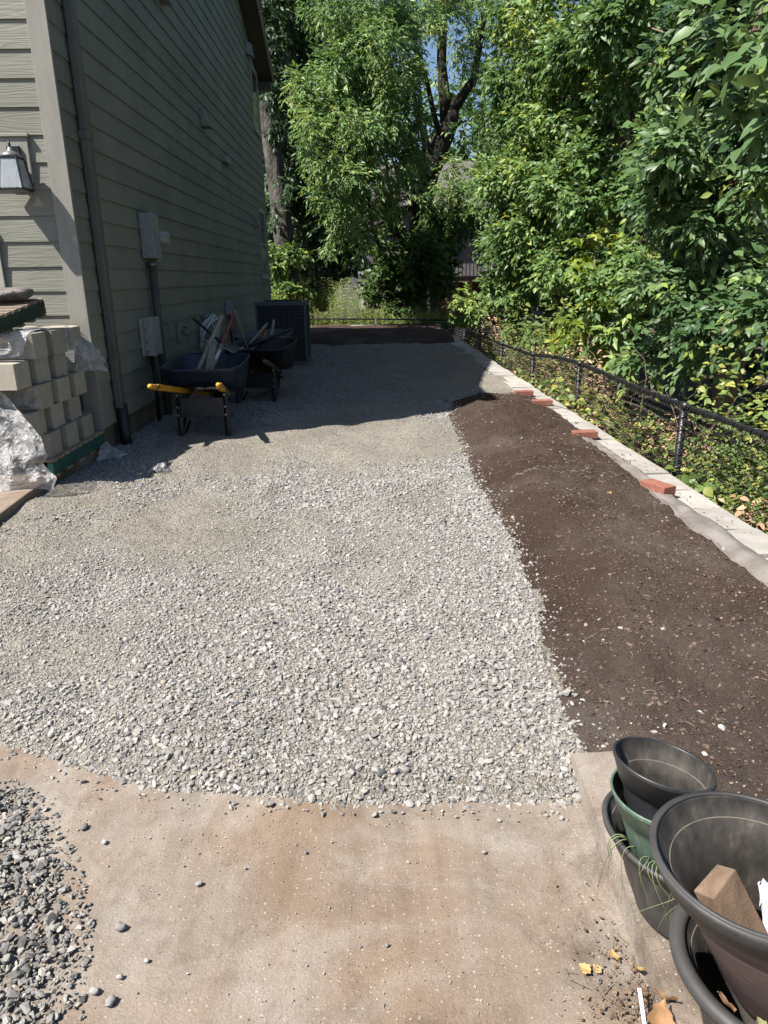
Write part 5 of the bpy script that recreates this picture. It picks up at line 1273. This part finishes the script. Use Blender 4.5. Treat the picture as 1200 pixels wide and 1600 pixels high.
t, n_ = tree('broadleaf_tree', 'large-leaved dark green tree nearest the camera at the right edge', 'tree', E_TR, deep(BL['e'], 1.4), LEAF['big'], 520, .092, .44, 8, .26, 18, 'stump', droop=.25, tone_mu=.5, detailed=True, single=290, lift=.8); cnt += n_
t, n_ = tree('overhanging_branch', 'bright large-leaved branch hanging over the fence at the top right', 'branch', [((2.75, 5.4, 3.5), .02), ((2.4, 4.9, 3.15), .012), ((2.25, 4.6, 2.8), .006)], deep(BL['over'], 1.2), LEAF['big'], 760, .115, .50, 6, .22, 19, 'twig', droop=.3, tone_mu=.7, detailed=True, single=150, nlimb=1, r_limb=.008); cnt += n_
t, n_ = tree('lime_shrub', 'bright lime-green bush behind the fence in the sun', 'shrub', [((3.0, 9.7, -.6), .03), ((2.97, 9.65, .6), .022), ((2.95, 9.6, 1.7), .012)], deep(BL['yg'], 1.0), LEAF['lime'], 330, .105, .52, 7, .24, 20, 'twig', group='bushes along the fence', detailed=True, tone_mu=.55, r_limb=.012); cnt += n_
for key, lb, sd, lf, Ls, den in (('f1', 'wide bush behind the fence where it dips, left of the lime bush', 21, 'broad', .11, 230), ('f2', 'low bush farthest along the side fence', 22, 'broad', .12, 190), ('f3', 'low yellowing bush just behind the dipping rail', 23, 'ivy', .09, 330), ('f4', 'leafy bush between the lime bush and the large-leaved tree', 24, 'big', .12, 300), ('f5', 'small low bush under the lime bush', 25, 'lime', .09, 420)):
    t, n_ = tree('fence_shrub', lb, 'shrub', None, deep(BL[key], 1.0), LEAF[lf], den, Ls, .5, 7, .22, sd, group='bushes along the fence', tone_mu=.55); cnt += n_
# deeper trees: first two unseen, added to block sky light; others close the view
back = [('unseen tall tree right of the right-hand trees, added to block sky light', (8.0, 7, 0), [(7.6, 7, 8.0, 2.2, 2.6, 1.8), (8.4, 9, 10.5, 2.4, 2.8, 1.9), (7.8, 3.5, 7.0, 2.2, 2.4, 2.4)], 35),
        ('unseen tall tree behind the middle of the side fence, added to block sky light', (9.0, 14, 0), [(9, 13, 9.0, 2.0, 2.6, 1.9), (9.5, 15.5, 11.0, 2.0, 2.4, 1.9)], 36),
        ('tall dark tree standing deep behind the right-hand trees', (7.5, 17, 0), [(7.0, 17, 2.2, 2.2, 1.8, 2.2), (6.9, 17, 4.6, 1.9, 1.8, 1.6), (9.5, 17, 7.0, 2.2, 2, 2.0)], 31),
        ('dark tree deep in the wood behind the large-leaved tree', (6.5, 11, 0), [(6.6, 11.5, 1.2, 1.6, 1.5, 1.6), (6.9, 11, 3.6, 1.3, 1.5, 1.4), (7.4, 10, 5.8, 1.4, 1.6, 1.5)], 32),
        ('dark tree beside the right edge deep in shade', (6.0, 7.5, 0), [(5.6, 7.6, .9, 1.2, 1.2, 1.4), (5.6, 7.4, 3.0, 1.3, 1.2, 1.5), (5.7, 7.2, 5.0, 1.4, 1.2, 1.4)], 33),
        ('broad tree behind the far part of the side fence', (6.0, 24, 0), [(5.4, 23, 2.2, 1.8, 1.6, 1.9), (6.2, 24, 4.8, 1.7, 1.8, 1.7), (7.4, 24, 8.2, 1.8, 1.8, 1.8)], 34)]
for lb, p, bl, sd in back:
    t, n_ = tree('woodland_tree', lb, 'tree', [((p[0], p[1], -.6), .2), ((p[0], p[1], 4), .15), ((p[0], p[1], 8), .06)], bl, LEAF['dark'], 34, .18, .5, 9, .4, sd, nlimb=3, tone_mu=.4); cnt += n_
# the wood far behind: one mass
r_ = np.random.default_rng(77); bl = []
for i in range(64):
    x = -14+i*.62
    lo = -3 < x < 8
    bl += [(x, 40+r_.uniform(-3, 3), r_.uniform(0, 2.5), 2.0, 1.5, 2.4), (x, 41+r_.uniform(-3, 3), 4.5+r_.uniform(-1, 1), 2.0, 1.5, 2.4)]
    if not lo or r_.uniform() < .18: bl += [(x, 42+r_.uniform(-3, 3), 9+r_.uniform(-1.5, 1.5), 2.0, 1.5, 2.6)]
    if not lo and r_.uniform() < .5: bl += [(x, 43+r_.uniform(-3, 3), 13.5+r_.uniform(-2, 1.5), 1.9, 1.5, 2.3)]
P_ = crown_leaves(bl, 3.2, .42, .55, 8, .8, .4, 78, 1.0, .45)
link('far_woods', leaf_mesh('far_woods', *P_, LEAF['maple']), kind='stuff'); cnt += len(P_[0])

# undergrowth behind the fence: ivy, bramble, dead leaves
def ground_leaves(name, n, x0, x1, y0, y1, Ls, Lw, leaf, zlo, zhi, dens_seed, thr, seed, near_bias=True, lift=1.0, tone_mu=.5):
    r = np.random.default_rng(seed); x = r.uniform(x0, x1, n); y = r.uniform(y0, y1, n)
    if near_bias: k = r.uniform(0, 1, n) < np.clip(6/y, .25, 1); x, y = x[k], y[k]
    g = fbm(x*1.1, y*.9, seed=dens_seed); k = g > thr; x, y, g = x[k], y[k], g[k]; n = len(x)
    z = terrain_h(x, y)+r.uniform(zlo, zhi, n)*(.5+.9*np.clip(g+.3, 0, 1))
    P = np.c_[x, y, z]; a = r.uniform(0, 6.28, n); D = np.c_[np.cos(a), np.sin(a), r.normal(-.15, .3, n)]
    N_ = np.array([-.35, -.35, lift])+r.normal(0, .4, (n, 3)); L_ = Ls*np.clip(r.normal(1, .28, n), .4, 1.7)
    return link(name, leaf_mesh(name, P, D, N_, L_, L_*Lw, np.clip(tone_mu+r.normal(0, .2, n)+.2*g, 0, 1), leaf, True), kind='stuff')
ground_leaves('ivy_cover', 16000, 2.40, 4.6, 2.2, 22, .075, .75, LEAF['ivy'], .02, .34, 101, -.1, 41, tone_mu=.68)
ground_leaves('bramble_leaves', 15000, 2.68, 3.5, 2.2, 18, .058, .6, LEAF['ivy'], .10, 1.05, 102, -.05, 42, tone_mu=.6)
ground_leaves('dead_leaves', 26000, 2.40, 4.2, 4.2, 20, .055, .55, M['deadleaf'], -.02, .34, 103, -.3, 43, tone_mu=.6)
ground_leaves('dead_bramble', 5200, 2.68, 3.2, 7.5, 22, .06, .4, M['deadleaf'], .15, .75, 104, -.05, 44, tone_mu=.65)
ground_leaves('far_ground_cover', 9000, -7, 4, 23.6, 27, .09, .6, LEAF['lime'], .0, .30, 105, -.3, 45, near_bias=False)
# tall weeds in the sun behind the far fence
r_ = np.random.default_rng(46); n = 1500; x = r_.uniform(-4, 2.4, n); y = r_.uniform(23.6, 24.9, n); hgt = (.60+.85*np.clip(.5+fbm(x*1.5, y, seed=106), 0, 1.2))*np.where(x < .6, 1, .5)
out = []
for j in range(16):
    f = (j+1)/16; a = r_.uniform(0, 6.28, n)
    P = np.c_[x+.05*f*np.cos(a*.5), y, terrain_h(x, y)+hgt*f]; D = np.c_[np.cos(a), np.sin(a), .5+.6*f+0*a]; L_ = (.11-.06*f)*r_.uniform(.7, 1.3, n)
    out.append((P, D, np.c_[0*a-.3, 0*a-.3, 0*a+1]+r_.normal(0, .3, (n, 3)), L_, L_*.3, np.clip(.55+.3*f+r_.normal(0, .1, n), 0, 1)))
P_ = [np.concatenate(c) for c in zip(*out)]
link('tall_weeds', leaf_mesh('tall_weeds', *P_, LEAF['weed']), kind='stuff')
# bare vines and stems among the bushes
b = MB()
for i in range(46):
    y = rng.uniform(5, 14); x = rng.uniform(2.75, 3.4); p = Vector((x, y, float(terrain_h(np.array(x), np.array(y))))); pts = [p]; dv = Vector((rng.normal(0, .25), rng.normal(0, .35), 1))
    for j in range(7): dv += Vector((rng.normal(0, .22), rng.normal(0, .28), -.10)); pts.append(pts[-1]+dv.normalized()*rng.uniform(.14, .26))
    b.tube(pts, [.008-.0008*j for j in range(len(pts))], 5)
b.build('bare_stems', M['twig'], kind='stuff')

# ---------------------------------------------------------------- neighbour's house behind the trees
nb = thing('neighbour_house', 'grey neighbouring house with shingled roof half hidden behind the trees', 'house', (2.5, 34, 0)); ninv = Matrix.Translation((-2.5, -34, 0))
def nbp(name, m, b, **k): o = b.build(name, M[m], nb, **k); o.matrix_parent_inverse = ninv; return o
b = MB(); b.box((1.5, 34, -.5), (9, 42, 4.4)); b.add([(-1.3, 33.4, -.5), (2.9, 33.4, -.5), (2.9, 33.4, 3.6), (2.2, 33.4, 4.35), (-1.3, 33.4, 2.9), (-1.3, 38, -.5), (2.9, 38, -.5), (2.9, 38, 3.6), (2.2, 38, 4.35), (-1.3, 38, 2.9)], [(0, 1, 2, 3, 4), (9, 8, 7, 6, 5), (0, 4, 9, 5), (1, 6, 7, 2)]); nbp('wall', 'nsiding', b)
b = MB(); b.hexa([(.4, 33.2, 4.35), (9.6, 33.2, 4.35), (9.6, 38, 6.7), (.4, 38, 6.7), (.4, 33.2, 4.5), (9.6, 33.2, 4.5), (9.6, 38, 6.85), (.4, 38, 6.85)]); nbp('roof', 'nroof', b)
b = MB(); b.hexa([(-1.7, 33.1, 2.75), (2.2, 33.1, 4.45), (2.2, 38, 4.45), (-1.7, 38, 2.75), (-1.7, 33.1, 2.87), (2.2, 33.1, 4.57), (2.2, 38, 4.57), (-1.7, 38, 2.87)]); nbp('roof', 'nroof', b)
b = MB(); b.box((-.28, 33.3, .2), (-.02, 33.39, 1.3)); b.box((-.28, 33.3, 1.7), (-.05, 33.39, 2.6)); nbp('window', 'nlight', b)
b = MB(); b.box((3.2, 31.6, 1.35), (7.5, 33.9, 1.55)); nbp('deck', 'nwood', b)
for x in (3.9, 4.5, 5.6, 7.0):
    b = MB(); b.box((x-.06, 31.65, -.4), (x+.06, 31.78, 1.35)); nbp('deck_post', 'npost' if x == 4.5 else 'nwood', b)
b = MB(); b.box((3.2, 33.7, -.4), (7.5, 33.8, 1.3)); nbp('lattice', 'nwood', b)
for k in range(26):
    b = MB(); x = 3.3+k*.16; b.box((x, 31.62, 1.551), (x+.035, 31.66, 2.35)); nbp('baluster', 'nsiding', b)
b = MB(); b.box((3.2, 31.6, 2.351), (7.5, 31.68, 2.43)); nbp('rail', 'nsiding', b)
print('leaves', cnt)
